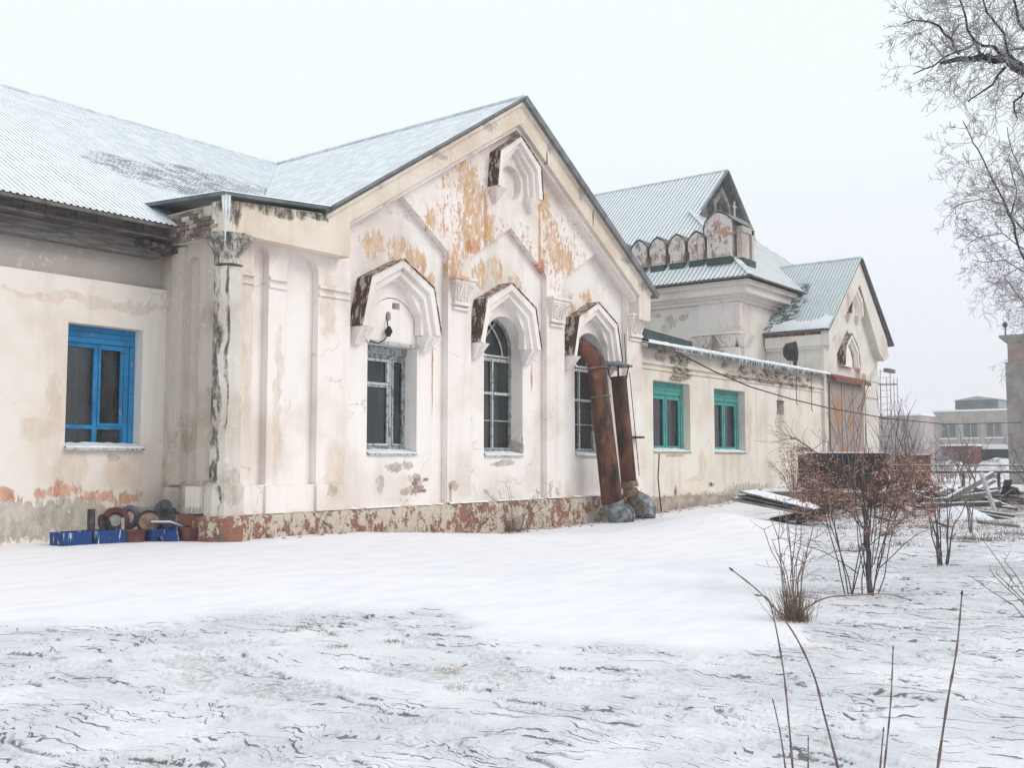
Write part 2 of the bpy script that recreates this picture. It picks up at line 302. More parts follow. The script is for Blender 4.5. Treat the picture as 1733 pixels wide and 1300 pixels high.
class MB:
    def __init__(s): s.V = []; s.F = []; s.I = []
    def add(s, V, F, i=0):
        n = len(s.V); s.V += [tuple(v) for v in V]; s.F += [tuple(n+k for k in f) for f in F]; s.I += [i]*len(F); return s
    def box(s, x0, x1, y0, y1, z0, z1, i=0):
        V = [(x, y, z) for z in (z0, z1) for y in (y0, y1) for x in (x0, x1)]
        return s.add(V, [(0, 2, 3, 1), (4, 5, 7, 6), (0, 1, 5, 4), (2, 6, 7, 3), (0, 4, 6, 2), (1, 3, 7, 5)], i)
    def bar(s, a, b, w, h=None, up=(0, 0, 1), i=0):
        a, b = Vector(a), Vector(b); d = (b-a).normalized(); u = Vector(up)
        if abs(d.dot(u)) > .95: u = Vector((0, 1, 0))
        x = d.cross(u).normalized()*w/2; y = x.cross(d).normalized()*(h or w)/2
        V = [p+sx*x+sy*y for p in (a, b) for sx, sy in ((-1, -1), (1, -1), (1, 1), (-1, 1))]
        return s.add(V, [(3, 2, 1, 0), (4, 5, 6, 7), (0, 1, 5, 4), (1, 2, 6, 5), (2, 3, 7, 6), (3, 0, 4, 7)], i)
    def tube(s, pts, rad, n=8, i=0, cap=True):
        pts = [Vector(p) for p in pts]; rad = rad if isinstance(rad, (list, tuple)) else [rad]*len(pts)
        base = len(s.V); prev = None
        for k, p in enumerate(pts):
            d = (pts[min(k+1, len(pts)-1)]-pts[max(k-1, 0)]).normalized()
            if prev is None:
                u = Vector((0, 0, 1)) if abs(d.z) < .9 else Vector((1, 0, 0)); x = d.cross(u).normalized()
            else: x = (prev-d*prev.dot(d)).normalized()
            prev = x; y = d.cross(x)
            for j in range(n):
                a = 2*math.pi*j/n; s.V.append(tuple(p+(x*math.cos(a)+y*math.sin(a))*rad[k]))
        c = 0
        for k in range(len(pts)-1):
            for j in range(n):
                q = base+k*n; s.F.append((q+j, q+(j+1) % n, q+n+(j+1) % n, q+n+j)); c += 1
        if cap: s.F.append(tuple(base+j for j in reversed(range(n)))); s.F.append(tuple(base+(len(pts)-1)*n+j for j in range(n))); c += 2
        s.I += [i]*c; return s
    def ring(s, pts, r, k=4, i=0):
        return s.tube(pts, r, k, i)
    def torus(s, c, ax, Rr, r, n=20, m=8, i=0, squash=1.):
        c = Vector(c); ax = Vector(ax).normalized(); u = ax.cross(Vector((0, 0, 1)));
        u = u.normalized() if u.length > .1 else Vector((1, 0, 0)); v = ax.cross(u); b = len(s.V)
        for a in range(n):
            t = 2*math.pi*a/n; d = u*math.cos(t)+v*math.sin(t)*squash
            for q in range(m):
                w = 2*math.pi*q/m; s.V.append(tuple(c+d*(Rr+r*math.cos(w))+ax*r*math.sin(w)))
        for a in range(n):
            for q in range(m): s.F.append((b+a*m+q, b+a*m+(q+1) % m, b+((a+1) % n)*m+(q+1) % m, b+((a+1) % n)*m+q)); s.I.append(i)
        return s
    def plate(s, outer, holes=(), a=0., b=.1, axis='y', i=0):
        """flat slab in the x-z plane (axis y) or the y-z plane (axis x) from a to b with openings"""
        loops = [[Vector((p[0], p[1], 0)) for p in outer]]+[[Vector((p[0], p[1], 0)) for p in h] for h in holes]
        tri = tessellate_polygon(loops); flat = [p for l in loops for p in l]; n = len(flat)
        f = (lambda p, w: (p.x, w, p.y)) if axis == 'y' else (lambda p, w: (w, p.x, p.y))
        V = [f(p, a) for p in flat]+[f(p, b) for p in flat]; F = []
        for t in tri:
            p, q, r = (flat[k] for k in t); cr = (q-p).cross(r-p).z
            if abs(cr) < 1e-12: continue
            t = tuple(t) if cr > 0 else tuple(reversed(t))
            if axis == 'x': t = tuple(reversed(t))
            F.append(t); F.append(tuple(k+n for k in reversed(t)))
        k0 = 0
        for li, l in enumerate(loops):
            ar = sum(l[k].x*l[(k+1) % len(l)].y-l[(k+1) % len(l)].x*l[k].y for k in range(len(l)))
            flip = (ar > 0) == (li == 0)
            if axis == 'x': flip = not flip
            for k in range(len(l)):
                p, q = k0+k, k0+(k+1) % len(l)
                F.append((q, p, p+n, q+n) if flip else (p, q, q+n, p+n))
            k0 += len(l)
        return s.add(V, F, i)
    def build(s, name, mats, parent=None, smooth=False, rough=0.):
        if rough:
            rr = random.Random(len(s.V)); s.V = [tuple(c+rr.uniform(-rough, rough) for c in v) for v in s.V]
        return mesh_obj(name, s.V, s.F, mats, parent, s.I if isinstance(mats, (list, tuple)) else None, smooth)
def rect(x0, x1, z0, z1): return [(x0, z0), (x1, z0), (x1, z1), (x0, z1)]
def arch(x0, x1, z0, zs, n=14, rise=None):
    c, r = (x0+x1)/2, (x1-x0)/2; h = rise or r
    return [(x0, z0), (x1, z0)]+[(c+r*math.cos(math.pi*k/n), zs+h*math.sin(math.pi*k/n)) for k in range(n+1)]
def sight(px, py, v):
    """the place that lies v metres ahead of where the photographer stood"""
    return Vector((0, 0, EYE))+(FW+RT*((px-866.5)/1715)-UP*((py-650)/1715))*v
def on_ground(px, py, z=0.):
    r = FW+RT*((px-866.5)/1715)-UP*((py-650)/1715); return Vector((0, 0, EYE))+r*((z-EYE)/r.z)

# ------------------------------------------------------------------ ground
def vnoise(x, y, seed=0):
    """gradient noise, about 0..1"""
    xi = np.floor(x).astype(np.int64); yi = np.floor(y).astype(np.int64); xf = x-xi; yf = y-yi
    def g(a, b, dx, dy):
        v = (a*374761393+b*668265263+seed*974634777) & 0xffffffff; v = ((v ^ (v >> 13))*1274126177) & 0xffffffff
        t = ((v ^ (v >> 16)) & 0xffff)*(2*math.pi/65536.); return np.cos(t)*dx+np.sin(t)*dy
    u = xf**3*(xf*(xf*6-15)+10); w = yf**3*(yf*(yf*6-15)+10)
    return .5+.72*((g(xi, yi, xf, yf)*(1-u)+g(xi+1, yi, xf-1, yf)*u)*(1-w)+(g(xi, yi+1, xf, yf-1)*(1-u)+g(xi+1, yi+1, xf-1, yf-1)*u)*w)
def fbm(x, y, seed=0, o=5, g=.5):
    a = 1.; s = 0.; t = 0.
    for k in range(o): s = s+a*vnoise(x, y, seed+k*17); t += a; a *= g; x, y = (x*.96-y*.28)*2.03+11.3, (x*.28+y*.96)*2.03+5.7
    return s/t
def sst(a, b, x): t = np.clip((x-a)/(b-a), 0, 1); return t*t*(3-2*t)
def ground_fields(x, y):
    x = np.asarray(x, float); y = np.asarray(y, float)
    hx, hy = math.cos(HEAD), math.sin(HEAD)
    v = x*hx+y*hy; u = x*hy-y*hx
    near = np.interp(x, [4, 8, 12, 14.5, 19, 23.5, 27, 32, 40, 60], [.0, .03, .0, -.02, -.30, -.24, -.12, .0, .12, .0])
    z = near*sst(9.5, 14.5, y)*(1-sst(60, 80, x))
    z = z+.03*sst(5.0, 9.5, v)*(1-sst(17, 30, v))
    bank = sst(31, 34, x)*(1-sst(38.5, 40, x))*sst(13.2, 15.2, y); z = z+.35*bank
    z = z+.05*(fbm(x*.25, y*.25, 3, 3)-.5)+.9*sst(70, 160, v)
    # where the wind has stripped the snow into crusts
    B = np.interp(u, [-8, -5.5, -4, -2.3, -.9, -.3, .4, 1.6, 2.4, 3.0, 4., 6, 9, 13], [8.4, 8.8, 9.1, 10.3, 9.9, 9.0, 8.1, 8.0, 8.6, 11.6, 14, 22, 33, 48])
    w = fbm(u*.8, v*.5, 9, 4)-.5
    m = 1-sst(-.4, .5, v-B-w*2.0)
    tongue = sst(.25, .9, 1-np.hypot((u-1.6)/2.4, (v-9.6-.15*(u-1.6))/1.6)) ; m = m*(1-.9*tongue)
    spars = .35*sst(.53, .6, fbm(u*.5, v*.35, 31, 3))*sst(-1.5, 1.5, u)*(1-sst(14, 20, v))
    m2 = np.maximum(m, spars)
    th = R(33); ca, sa = math.cos(th), math.sin(th)
    du, dv = fbm(u*.8, v*.8, 41, 3)-.5, fbm(u*.8+9, v*.8, 43, 3)-.5
    A_ = u*ca-v*sa+1.0*du; B_ = u*sa+v*ca+.8*dv                      # B_ grows away from the viewer, across the streaks
    N1 = lambda d: fbm(A_*.62, (B_+d)*1.55, 51, 7, .52)
    N2 = lambda d: fbm(A_*1.7+7, (B_+d)*5.2, 67, 6, .50)
    t1 = .50-.25*(1-m2); t2 = .485-.28*(1-m2)
    n1, n2 = N1(0.), N2(0.)
    e1 = sst(-.012, .012, n1-t1)                                      # upper plates
    e2 = sst(-.012, .012, n2-t2)                                      # small scales
    patch = sst(.0, .6, 1-np.hypot((u+1.1)/2.8, (v-7.7)/1.7)); left = sst(.0, .7, 1-np.hypot((u+3.2)/1.5, (v-6.0)/1.2))
    h = .022*e1+.012*e2*(1-.5*e1); h = h*m2+.034*(1-m2)
    h = h+.005*(fbm(u*13, v*13, 91, 3)-.5)*m2*(1-.7*e1)
    h = h+.012*(fbm(A_*.5, B_*2.0, 15, 3)-.5)+.028*(fbm(A_*.35, B_*1.1, 19, 4)-.5)*(1-sst(16, 26, v))
    lowz = np.maximum(patch, left)*.75
    thin = m2*((1-e1)*(.35+.65*lowz+.15*(1-e2))+.20*e1)
    # shade of the undercut edges that face the viewer, painted through a mask
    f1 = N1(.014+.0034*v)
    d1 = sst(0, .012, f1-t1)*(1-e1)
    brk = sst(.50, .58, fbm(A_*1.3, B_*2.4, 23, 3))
    painted_shade = np.clip(d1*brk*1.0, 0, 1)*m2; crust = m2*(1-.35*patch)
    # old footprints
    for (fu, fv, a, b2, ang) in ((1.35, 5.62, .20, .055, .25), (2.05, 6.05, .16, .05, .3), (2.95, 6.5, .16, .05, .2), (3.5, 6.95, .14, .055, .3), (.25, 4.9, .2, .06, .3)):
        c, s = math.cos(ang), math.sin(ang); p = (u-fu)*c+(v-fv)*s; q = -(u-fu)*s+(v-fv)*c
        k = sst(0, .5, 1-np.hypot(p/a, q/b2)); h = h-.03*k; painted_shade = np.maximum(painted_shade, .22*k); thin = np.maximum(thin, k)
    mst = np.exp(-(((x-19.9)/1.0)**2+((y-9.75)/.8)**2))*.10+np.exp(-(((x-20.9)/1.4)**2+((y-10.6)/1.2)**2))*.25
    return z+h-.034+mst, np.clip(thin, 0, 1), painted_shade, crust
def zg(x, y): return float(ground_fields(np.array([x]), np.array([y]))[0][0])

def make_ground():
    th = np.concatenate([np.linspace(-180, 3, 40)[:-1], np.linspace(3, 73, 900), np.linspace(73, 180, 26)[1:]])
    nt = len(th); r = [.0, 1.2, 2.4, 3.4]
    while r[-1] < 60: r.append(r[-1]*(1.0040 if r[-1] < 14 else 1.010))
    while r[-1] < 420: r.append(r[-1]*1.06)
    r = np.array(r); nr = len(r); T, RR = np.meshgrid(np.radians(th), r)
    x = RR*np.cos(T); y = RR*np.sin(T); z, thin, painted_shade, crust = ground_fields(x.ravel(), y.ravel())
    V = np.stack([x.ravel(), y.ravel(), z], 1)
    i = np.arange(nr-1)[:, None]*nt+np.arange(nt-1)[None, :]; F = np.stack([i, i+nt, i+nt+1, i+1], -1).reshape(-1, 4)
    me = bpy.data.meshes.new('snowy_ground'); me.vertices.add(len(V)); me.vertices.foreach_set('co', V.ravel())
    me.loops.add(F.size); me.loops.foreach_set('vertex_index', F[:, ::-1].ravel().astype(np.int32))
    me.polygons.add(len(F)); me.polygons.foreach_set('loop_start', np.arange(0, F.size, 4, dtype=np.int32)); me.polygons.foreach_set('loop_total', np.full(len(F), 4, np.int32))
    for nm, d in (('thin', thin), ('painted_shade', painted_shade), ('crust', crust)):
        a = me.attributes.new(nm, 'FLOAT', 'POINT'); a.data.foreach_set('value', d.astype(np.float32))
    me.update(calc_edges=True); me.validate()
    me.polygons.foreach_set('use_smooth', [True]*len(me.polygons))
    n = NT('wind_crusted_snow')
    def at(nm):
        a = n.t.nodes.new('ShaderNodeAttribute'); a.attribute_name = nm; return a.outputs['Fac']
    c = n.mix(n.noise(.8, 4), (.83, .815, .865), (.88, .865, .90))
    sp = n.noise(1., 6, n.scl(26, 26, 26), .7)
    c = n.mix(n.m('MULTIPLY', at('crust'), n.ramp(n.noise(1.3, 5), .3, .6)), c, (.66, .665, .72))
    c = n.mix(n.m('MULTIPLY', at('thin'), n.m('MULTIPLY_ADD', n.ramp(sp, .40, .66), .8, .18)), c, (.36, .345, .355))
    gp = n.ramp(n.noise(1., 5, n.scl(2.1, 2.1, 2.1), .6), .60, .66); c = n.mix(n.m('MULTIPLY', n.m('MULTIPLY', gp, at('thin')), n.ramp(n.noise(70, 3), .42, .6)), c, (.30, .22, .155))
    c = n.mix(n.m('MULTIPLY', n.ramp(n.m('ADD', at('painted_shade'), n.m('MULTIPLY', n.m('SUBTRACT', n.noise(24, 5, None, .7), .55), 2.2)), .28, .55), .85), c, (.13, .12, .125))  # undercut shade of the plate edges, put into the snow colour
    wb = n.m('MULTIPLY', n.m('MULTIPLY', n.ramp(n.Y, 14.55, 15.1), n.ramp(n.X, 11, 13)), n.ramp(n.noise(1., 7, n.scl(5, 5, 5), .72), .50, .60)); c = n.mix(wb, c, (.42, .36, .30))
    wr = n.noise(1., 5, n.scl(1.2, 3.2, 1), .6); c = n.mix(n.m('MULTIPLY', n.ramp(wr, .45, .62), .45), c, (.74, .74, .80))
    # small crust scales: relief by bump, undercut shade painted dark on the side that faces the viewer
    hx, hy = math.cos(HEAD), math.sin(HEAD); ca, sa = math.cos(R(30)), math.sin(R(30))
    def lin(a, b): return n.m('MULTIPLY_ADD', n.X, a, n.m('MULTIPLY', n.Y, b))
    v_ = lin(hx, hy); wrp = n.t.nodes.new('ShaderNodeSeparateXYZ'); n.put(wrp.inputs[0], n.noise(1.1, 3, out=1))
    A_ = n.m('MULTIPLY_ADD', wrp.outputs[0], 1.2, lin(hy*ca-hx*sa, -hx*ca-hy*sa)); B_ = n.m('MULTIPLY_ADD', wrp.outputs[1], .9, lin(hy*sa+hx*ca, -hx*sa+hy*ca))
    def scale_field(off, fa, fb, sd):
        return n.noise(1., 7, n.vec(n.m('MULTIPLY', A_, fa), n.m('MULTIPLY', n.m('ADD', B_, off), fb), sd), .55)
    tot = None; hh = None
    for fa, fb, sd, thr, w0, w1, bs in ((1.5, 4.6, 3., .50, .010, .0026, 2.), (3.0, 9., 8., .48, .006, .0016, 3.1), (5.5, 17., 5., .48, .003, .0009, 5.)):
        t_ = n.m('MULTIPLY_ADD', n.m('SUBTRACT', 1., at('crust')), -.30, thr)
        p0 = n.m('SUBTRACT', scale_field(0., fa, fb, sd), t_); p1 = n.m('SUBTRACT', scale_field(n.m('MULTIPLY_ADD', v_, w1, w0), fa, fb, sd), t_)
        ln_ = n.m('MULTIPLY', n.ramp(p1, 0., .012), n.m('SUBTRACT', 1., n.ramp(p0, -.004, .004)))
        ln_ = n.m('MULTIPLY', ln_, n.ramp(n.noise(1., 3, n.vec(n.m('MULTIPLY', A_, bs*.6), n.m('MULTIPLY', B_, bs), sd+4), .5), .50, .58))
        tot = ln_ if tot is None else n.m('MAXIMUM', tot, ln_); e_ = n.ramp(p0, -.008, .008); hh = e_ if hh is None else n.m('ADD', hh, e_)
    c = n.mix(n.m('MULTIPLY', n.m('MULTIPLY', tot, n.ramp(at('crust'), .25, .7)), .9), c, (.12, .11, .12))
    hh = n.m('MULTIPLY', hh, at('crust'))
    far = n.m('MULTIPLY', n.ramp(n.m('SQRT', n.m('ADD', n.m('MULTIPLY', n.X, n.X), n.m('MULTIPLY', n.Y, n.Y))), 24, 32), n.ramp(n.noise(1.0, 7, n.scl(1.3, 1.3, 1.3), .7), .46, .58))
    c = n.mix(n.m('MULTIPLY', far, n.ramp(n.Y, 14, 10)), c, (.24, .19, .16))
    n.bump(n.m('ADD', n.m('MULTIPLY', hh, 1.4), n.m('ADD', n.m('MULTIPLY', n.noise(60, 4), .4), n.noise(9, 4))), .3, .012)
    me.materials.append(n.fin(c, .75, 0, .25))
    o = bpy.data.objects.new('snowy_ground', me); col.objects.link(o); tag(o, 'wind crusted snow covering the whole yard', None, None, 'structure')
make_ground()

# ------------------------------------------------------------------ the old building
D = 15.28
bld = empty('old_building', (19, 18, 0), 'long whitewashed brick building with carved gables, peeling plaster and snow dusted sheet roofs', 'building')
def part(mb, name, mat, parent=bld, **k):
    lab = k.pop('label', None); o = mb.build(name, mat, parent, **k)
    if lab: o['label'] = lab
    return o

def roof_plane(name, poly, zf, along, deck_mat, mats, pitch=.12, h=.028, sheet=.96, label=None, extra=.03):
    """corrugated sheets laid side by side over a deck; poly is the plan outline, ribs run up the slope"""
    n = len(poly); top = [(x, y, zf(x, y)-.012) for x, y in poly]; bot = [(x, y, zf(x, y)-.07) for x, y in poly]
    dk = mesh_obj('roof', top+bot, [tuple(range(n)), tuple(reversed(range(n, 2*n)))]+[(i, i+n, (i+1) % n+n, (i+1) % n) for i in range(n)], deck_mat, bld)
    if label: dk['label'] = label
    k = 0 if along == 'x' else 1
    def span(t):
        r = []
        for i in range(n):
            a, b = poly[i], poly[(i+1) % n]
            if (a[k]-t)*(b[k]-t) <= 0 and a[k] != b[k]: r.append(a[1-k]+(b[1-k]-a[1-k])*(t-a[k])/(b[k]-a[k]))
        return (min(r), max(r)) if len(r) > 1 else None
    t0, t1 = min(p[k] for p in poly), max(p[k] for p in poly)
    prof = [(0, 0, 0), (.52, 0, 1), (.64, 1, 0), (.86, 1, 1), (.98, 0, 0)]
    t = t0; rnd = random.Random(int(t0*100)+n)
    while t < t1-1e-4:
        te = min(t+sheet, t1); V = []; F = []; I = []; q = t; last = None; lift = rnd.uniform(0, .010)
        while q < te-1e-6:
            for j, (f, hh, mi) in enumerate(prof):
                tt = min(max(q+f*pitch, t0+1e-4), te-1e-5)
                sp = span(tt)
                if sp is None or sp[1]-sp[0] < 1e-3: last = None; continue
                lo, hi = sp[0]-0., sp[1]; mdl = [lo, hi]
                idx = len(V)
                for w in mdl:
                    x, y = (tt, w) if k == 0 else (w, tt); V.append((x, y, zf(x, y)+hh*h+lift))
                if last is not None: F.append((last, idx, idx+1, last+1)); I.append(lastm)
                last = idx; lastm = mi
            q += pitch
        if F:
            o = mesh_obj('roof_sheet', V, F, mats, dk, I)
        t = te
    return dk

# --- left wing
LY = 17.0
mb = MB(); mb.plate([(3, -.4), (11.2, -.4), (11.2, 4.70), (3, 4.70)], [rect(9.2, 10.66, 1.68, 3.88)], LY, LY+.5); part(mb, 'left_wing_wall', M['left'])
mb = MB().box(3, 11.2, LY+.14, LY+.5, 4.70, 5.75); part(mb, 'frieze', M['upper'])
mb = MB(); rr = random.Random(3)
x = 3.0
while x < 10.9:
    w = min(1.9, 10.9-x); m_ = MB().box(x, x+w-.012, 16.86+rr.uniform(-.015, .015), 17.10, 5.26, 5.56); part(m_, 'fascia_beam', M['old_wood'], rough=.004); x += w
x = 3.0
while x < 11.0:
    m_ = MB().box(x, x+.17, 16.66+rr.uniform(-.02, .02), 16.70, 5.60+rr.uniform(-.02, .02), 5.86); part(m_, 'soffit_board', M['old_wood'], rough=.004); x += .185
MB().box(3, 11.1, 16.5, 17.1, 5.561, 5.597).build('soffit', M['dark_wood'], bld)
mb = MB()
for k in range(5): mb.box(10.35+.16*k, 10.46+.16*k, 16.55, 17.0, 5.42-.02*k, 5.50-.02*k)
part(mb, 'rafter_ends', M['dark_wood'])['kind'] = 'stuff'
zL = lambda x, y: 5.80+.582*(y-16.35)
roof_plane('left', [(3, 16.35), (11.22, 16.35), (11.02, 17.05), (13.05, 17.05), (19.66, 24.3), (3, 24.3)], zL, 'x', M['roof_deck'], [M['roof_snow'], M['roof_rib']], .115, .022, .92, 'snow dusted sheet roof of the left wing')
mesh_obj('roof', [(3, 24.3, 10.42), (19.66, 24.3, 10.42), (19.66, 32, 6), (3, 32, 6)], [(0, 1, 2, 3)], M['roof_deck'], bld)
mb = MB(); mb.tube([(3, 24.3, 10.44), (19.6, 24.3, 10.44)], .05, 6); part(mb, 'ridge_cap', M['roof_rib'])
# --- gabled wing: proud face, bays, gable
def dome(x0, x1, z0, zs): return arch(x0, x1, z0, zs, 10, .22)
bays = [(14.29, 17.31, 15.80, 15.45), (18.14, 21.17, 19.66, 19.3), (21.98, 25.15, 23.55, 23.2)]
PT = .46
holes = [[(a, PT), (b, PT), (b, 6.24), (c, 7.22), (a, 6.24)] for a, b, c, _ in bays]
niches = [(11.86, 12.16), (12.62, 13.42)]
holes += [arch(11.84, 12.19, 1.0, 5.28, 8, .25), arch(12.62, 13.42, .98, 5.10, 10, .42)]
holes += [[(19.66+.41*math.cos(2*math.pi*k/24), 8.36+.43*math.sin(2*math.pi*k/24)) for k in range(24)]]
mb = MB(); mb.plate([(11.2, -.5), (26.0, -.5), (26.0, 6.28), (19.65, 10.3), (13.3, 6.28), (11.2, 6.1)], holes, D, D+.17); part(mb, 'gable_wall', M['wall'])
BY = D+.172
w1 = arch(14.95, 16.47, 1.59, 4.22); w2 = arch(18.82, 20.36, 1.56, 4.23); w3 = arch(22.70, 24.18, 1.56, 4.22)
mb = MB(); mb.plate([(11.3, -.5), (25.95, -.5), (25.95, 6.2), (19.65, 10.2), (13.3, 6.2), (11.3, 6.0)], [w1, w2, w3], BY, BY+.55); part(mb, 'bay_wall', M['bay'])
mb = MB(); mb.plate([(14.96, 3.94), (16.46, 3.94)]+[(15.71+.745*math.cos(math.pi*k/14), 4.22+.745*math.sin(math.pi*k/14)) for k in range(15)], [rect(15.70, 15.93, 4.74, 4.88), [(15.58+.085*math.cos(2*math.pi*k/12), 4.56+.11*math.sin(2*math.pi*k/12)) for k in range(12)]][:2], BY+.025, BY+.4)
part(mb, 'blocked_arch', M['bay'])
MB().box(14.9, 16.5, BY+.3, BY+.5, 3.95, 5.1).build('arch_backing', M['interior'], bld)
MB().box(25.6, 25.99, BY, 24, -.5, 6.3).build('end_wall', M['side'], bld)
# raking cornice with the shoulder box and the kneeler
CY = D-.33
band = [(10.9, 5.53), (13.95, 5.53), (13.95, 6.26), (19.6, 9.78), (25.3, 6.22), (25.3, 5.52), (25.93, 5.50), (25.98, 6.42), (19.66, 10.40), (13.25, 6.30), (10.9, 6.10)]
mb = MB(); mb.plate(band, [], CY, D+.01); part(mb, 'gable_cornice', M['cornice'])
inn = [(13.95, 6.26), (19.6, 9.78), (25.3, 6.22)]
mb = MB(); mb.plate([(13.95, 6.10), (14.02, 6.20), (19.6, 9.66), (25.22, 6.14), (25.3, 6.0), (25.3, 6.22), (19.6, 9.78), (13.95, 6.26)], [], CY+.10, D+.005); part(mb, 'cornice_moulding', M['wall'])
mb = MB(); mb.plate([(13.25, 6.18), (19.66, 10.27), (25.95, 6.30), (25.98, 6.43), (19.66, 10.41), (13.25, 6.31)], [], CY-.06, CY+.002); part(mb, 'cornice_moulding', M['cornice'])
# shoulder box: side with laid-bare bricks and a flat flashing lid
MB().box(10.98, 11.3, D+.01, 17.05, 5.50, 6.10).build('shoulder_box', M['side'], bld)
sb = MB().box(10.93, 10.98, CY+.01, 17.05, 5.50, 6.06).build('brick_lining', M['soot'], bld)
rr = random.Random(5)
for row in range(6):
    y = 14.97+(.13 if row % 2 else 0)
    while y < 16.9:
        if not (y < 15.3 and row > 2) and rr.random() < .85:
            MB().box(10.905+rr.uniform(-.012, .015), 10.935, y, min(y+.24, 17.0), 5.53+row*.088, 5.53+row*.088+.072).build('brick', M['brick'] if rr.random() < .75 else M['brick_pale'], sb)
        y += .26
lid = [(10.78, 14.82, 6.14), (13.42, 14.82, 6.37), (13.42, 17.3, 6.37), (10.78, 17.3, 6.30)]
mesh_obj('flashing', lid+[(x, y, z+.07) for x, y, z in lid], [(3, 2, 1, 0), (4, 5, 6, 7), (0, 1, 5, 4), (1, 2, 6, 5), (2, 3, 7, 6), (3, 0, 4, 7)], M['flash'], bld)
mesh_obj('snow_cover', [(x, y, z+.071) for x, y, z in lid]+[(10.85, 14.9, 6.25), (13.4, 14.9, 6.48), (13.4, 17.25, 6.48), (10.85, 17.2, 6.42)], [(4, 5, 6, 7), (0, 1, 5, 4), (1, 2, 6, 5), (2, 3, 7, 6), (3, 0, 4, 7)], M['snow'], bld)
mb = MB(); mb.bar((11.24, 16.38, 5.83), (10.9, 17.1, 6.3), .05, .04); part(mb, 'side_flashing', M['flash'])
for (ix, iy, l) in ((10.86, 14.84, .95), (10.92, 14.83, .55), (10.82, 14.86, .45)):
    mb = MB().tube([(ix, iy, 6.16), (ix+.005, iy, 6.16-l*.6), (ix, iy, 6.16-l)], [.035, .018, .003], 6); part(mb, 'icicle', M['ice'])
# corner column
cx, cy = 11.27, 15.27
mb = MB(); n8 = 10
def lathe(mb, prof, c, n=10, i=0, ph=.3):
    b = len(mb.V)
    for r, z in prof:
        for k in range(n): a = 2*math.pi*k/n+ph; mb.V.append((c[0]+r*math.cos(a), c[1]+r*math.sin(a), z))
    for q in range(len(prof)-1):
        for k in range(n): mb.F.append((b+q*n+k, b+q*n+(k+1) % n, b+(q+1)*n+(k+1) % n, b+(q+1)*n+k)); mb.I.append(i)
    mb.F.append(tuple(b+k for k in reversed(range(n)))); mb.F.append(tuple(b+(len(prof)-1)*n+k for k in range(n))); mb.I += [i, i]
lathe(mb, [(.36, -.4), (.36, .98), (.28, 1.06), (.265, 4.95)], (cx, cy)); part(mb, 'corner_column', M['soot'])
mb = MB(); lathe(mb, [(.27, 5.0), (.27, 5.16), (.31, 5.28), (.41, 5.42), (.44, 5.45), (.44, 5.53)], (cx-.02, cy-.02)); part(mb, 'column_capital', M['soot'])
# side wall of the wing
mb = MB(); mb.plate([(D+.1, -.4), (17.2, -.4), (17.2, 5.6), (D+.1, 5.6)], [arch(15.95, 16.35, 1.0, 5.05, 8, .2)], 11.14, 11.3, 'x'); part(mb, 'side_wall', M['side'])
MB().box(11.24, 11.32, 15.4, 17.1, -.4, 5.6).build('side_wall_back', M['side'], bld)
MB().box(11.06, 11.14, 16.36, 16.72, 1.0, 5.45).build('side_pilaster', M['side'], bld)
MB().box(10.93, 11.14, 15.52, 15.95, .50, .98).build('pilaster_base', M['left'], bld)
MB().box(10.98, 11.14, 16.40, 16.75, .50, .95).build('pilaster_base', M['side'], bld)
# front pilaster bases and narrow capitals of the shoulder
for (a, b) in ((11.52, 11.86), (12.16, 12.64), (13.40, 14.12), (17.40, 17.98), (21.28, 21.85)):
    w = MB().box(a, b, D-.07, D, .46, .98 if a < 14 else .90); part(w, 'pilaster_base', M['wall'], rough=.006)
def corbel_mold(a, b, z0):
    mb = MB(); mb.box(a, b, D-.035, D, z0, z0+.06); mb.box(a-.0, b, D-.06, D, z0+.15, z0+.21); part(mb, 'capital_moulding', M['wall'])
corbel_mold(11.50, 11.84, 4.72); corbel_mold(12.19, 12.62, 4.72); corbel_mold(13.42, 14.25, 4.72)
# plinth and its snowy ledge
mb = MB()
xs = np.arange(11.45, 25.96, .12); rr = random.Random(8)
V = []; F = []
for i, x in enumerate(xs):
    for k, (yy, z) in enumerate(((D-.13, -.6), (D-.13, .05), (D-.12, .28), (D-.09, .43), (D-.02, .455), (D+.02, .46))):
        V.append((float(x), yy+rr.uniform(-.014, .014), z+rr.uniform(-.01, .01)))
for i in range(len(xs)-1):
    for k in range(5): F.append((i*6+k, (i+1)*6+k, (i+1)*6+k+1, i*6+k+1))
mesh_obj('plinth', V, F, M['plinth'], bld, smooth=True)
mb = MB().box(10.98, 11.45, 15.10, 17.0, -.4, .47); part(mb, 'plinth', M['plinth'])
mb = MB(); lathe(mb, [(.47, -.4), (.47, .42), (.40, .47)], (cx, cy), 12); part(mb, 'plinth', M['plinth'])
rr = random.Random(4); V = []; F = []
xs = np.arange(14.3, 25.9, .2)
for i, x in enumerate(xs):
    w = rr.uniform(.4, 1.)
    V += [(float(x), D-.10+.02*(1-w), .462), (float(x), D-.07, .475+.02*w), (float(x), D+.0, .48+.02*w)]
for i in range(len(xs)-1):
    if rr.random() < .3: continue
    for k in range(2): F.append((i*3+k, (i+1)*3+k, (i+1)*3+k+1, i*3+k+1))
mesh_obj('ledge_snow', V, F, M['snow'], bld)['kind'] = 'stuff'
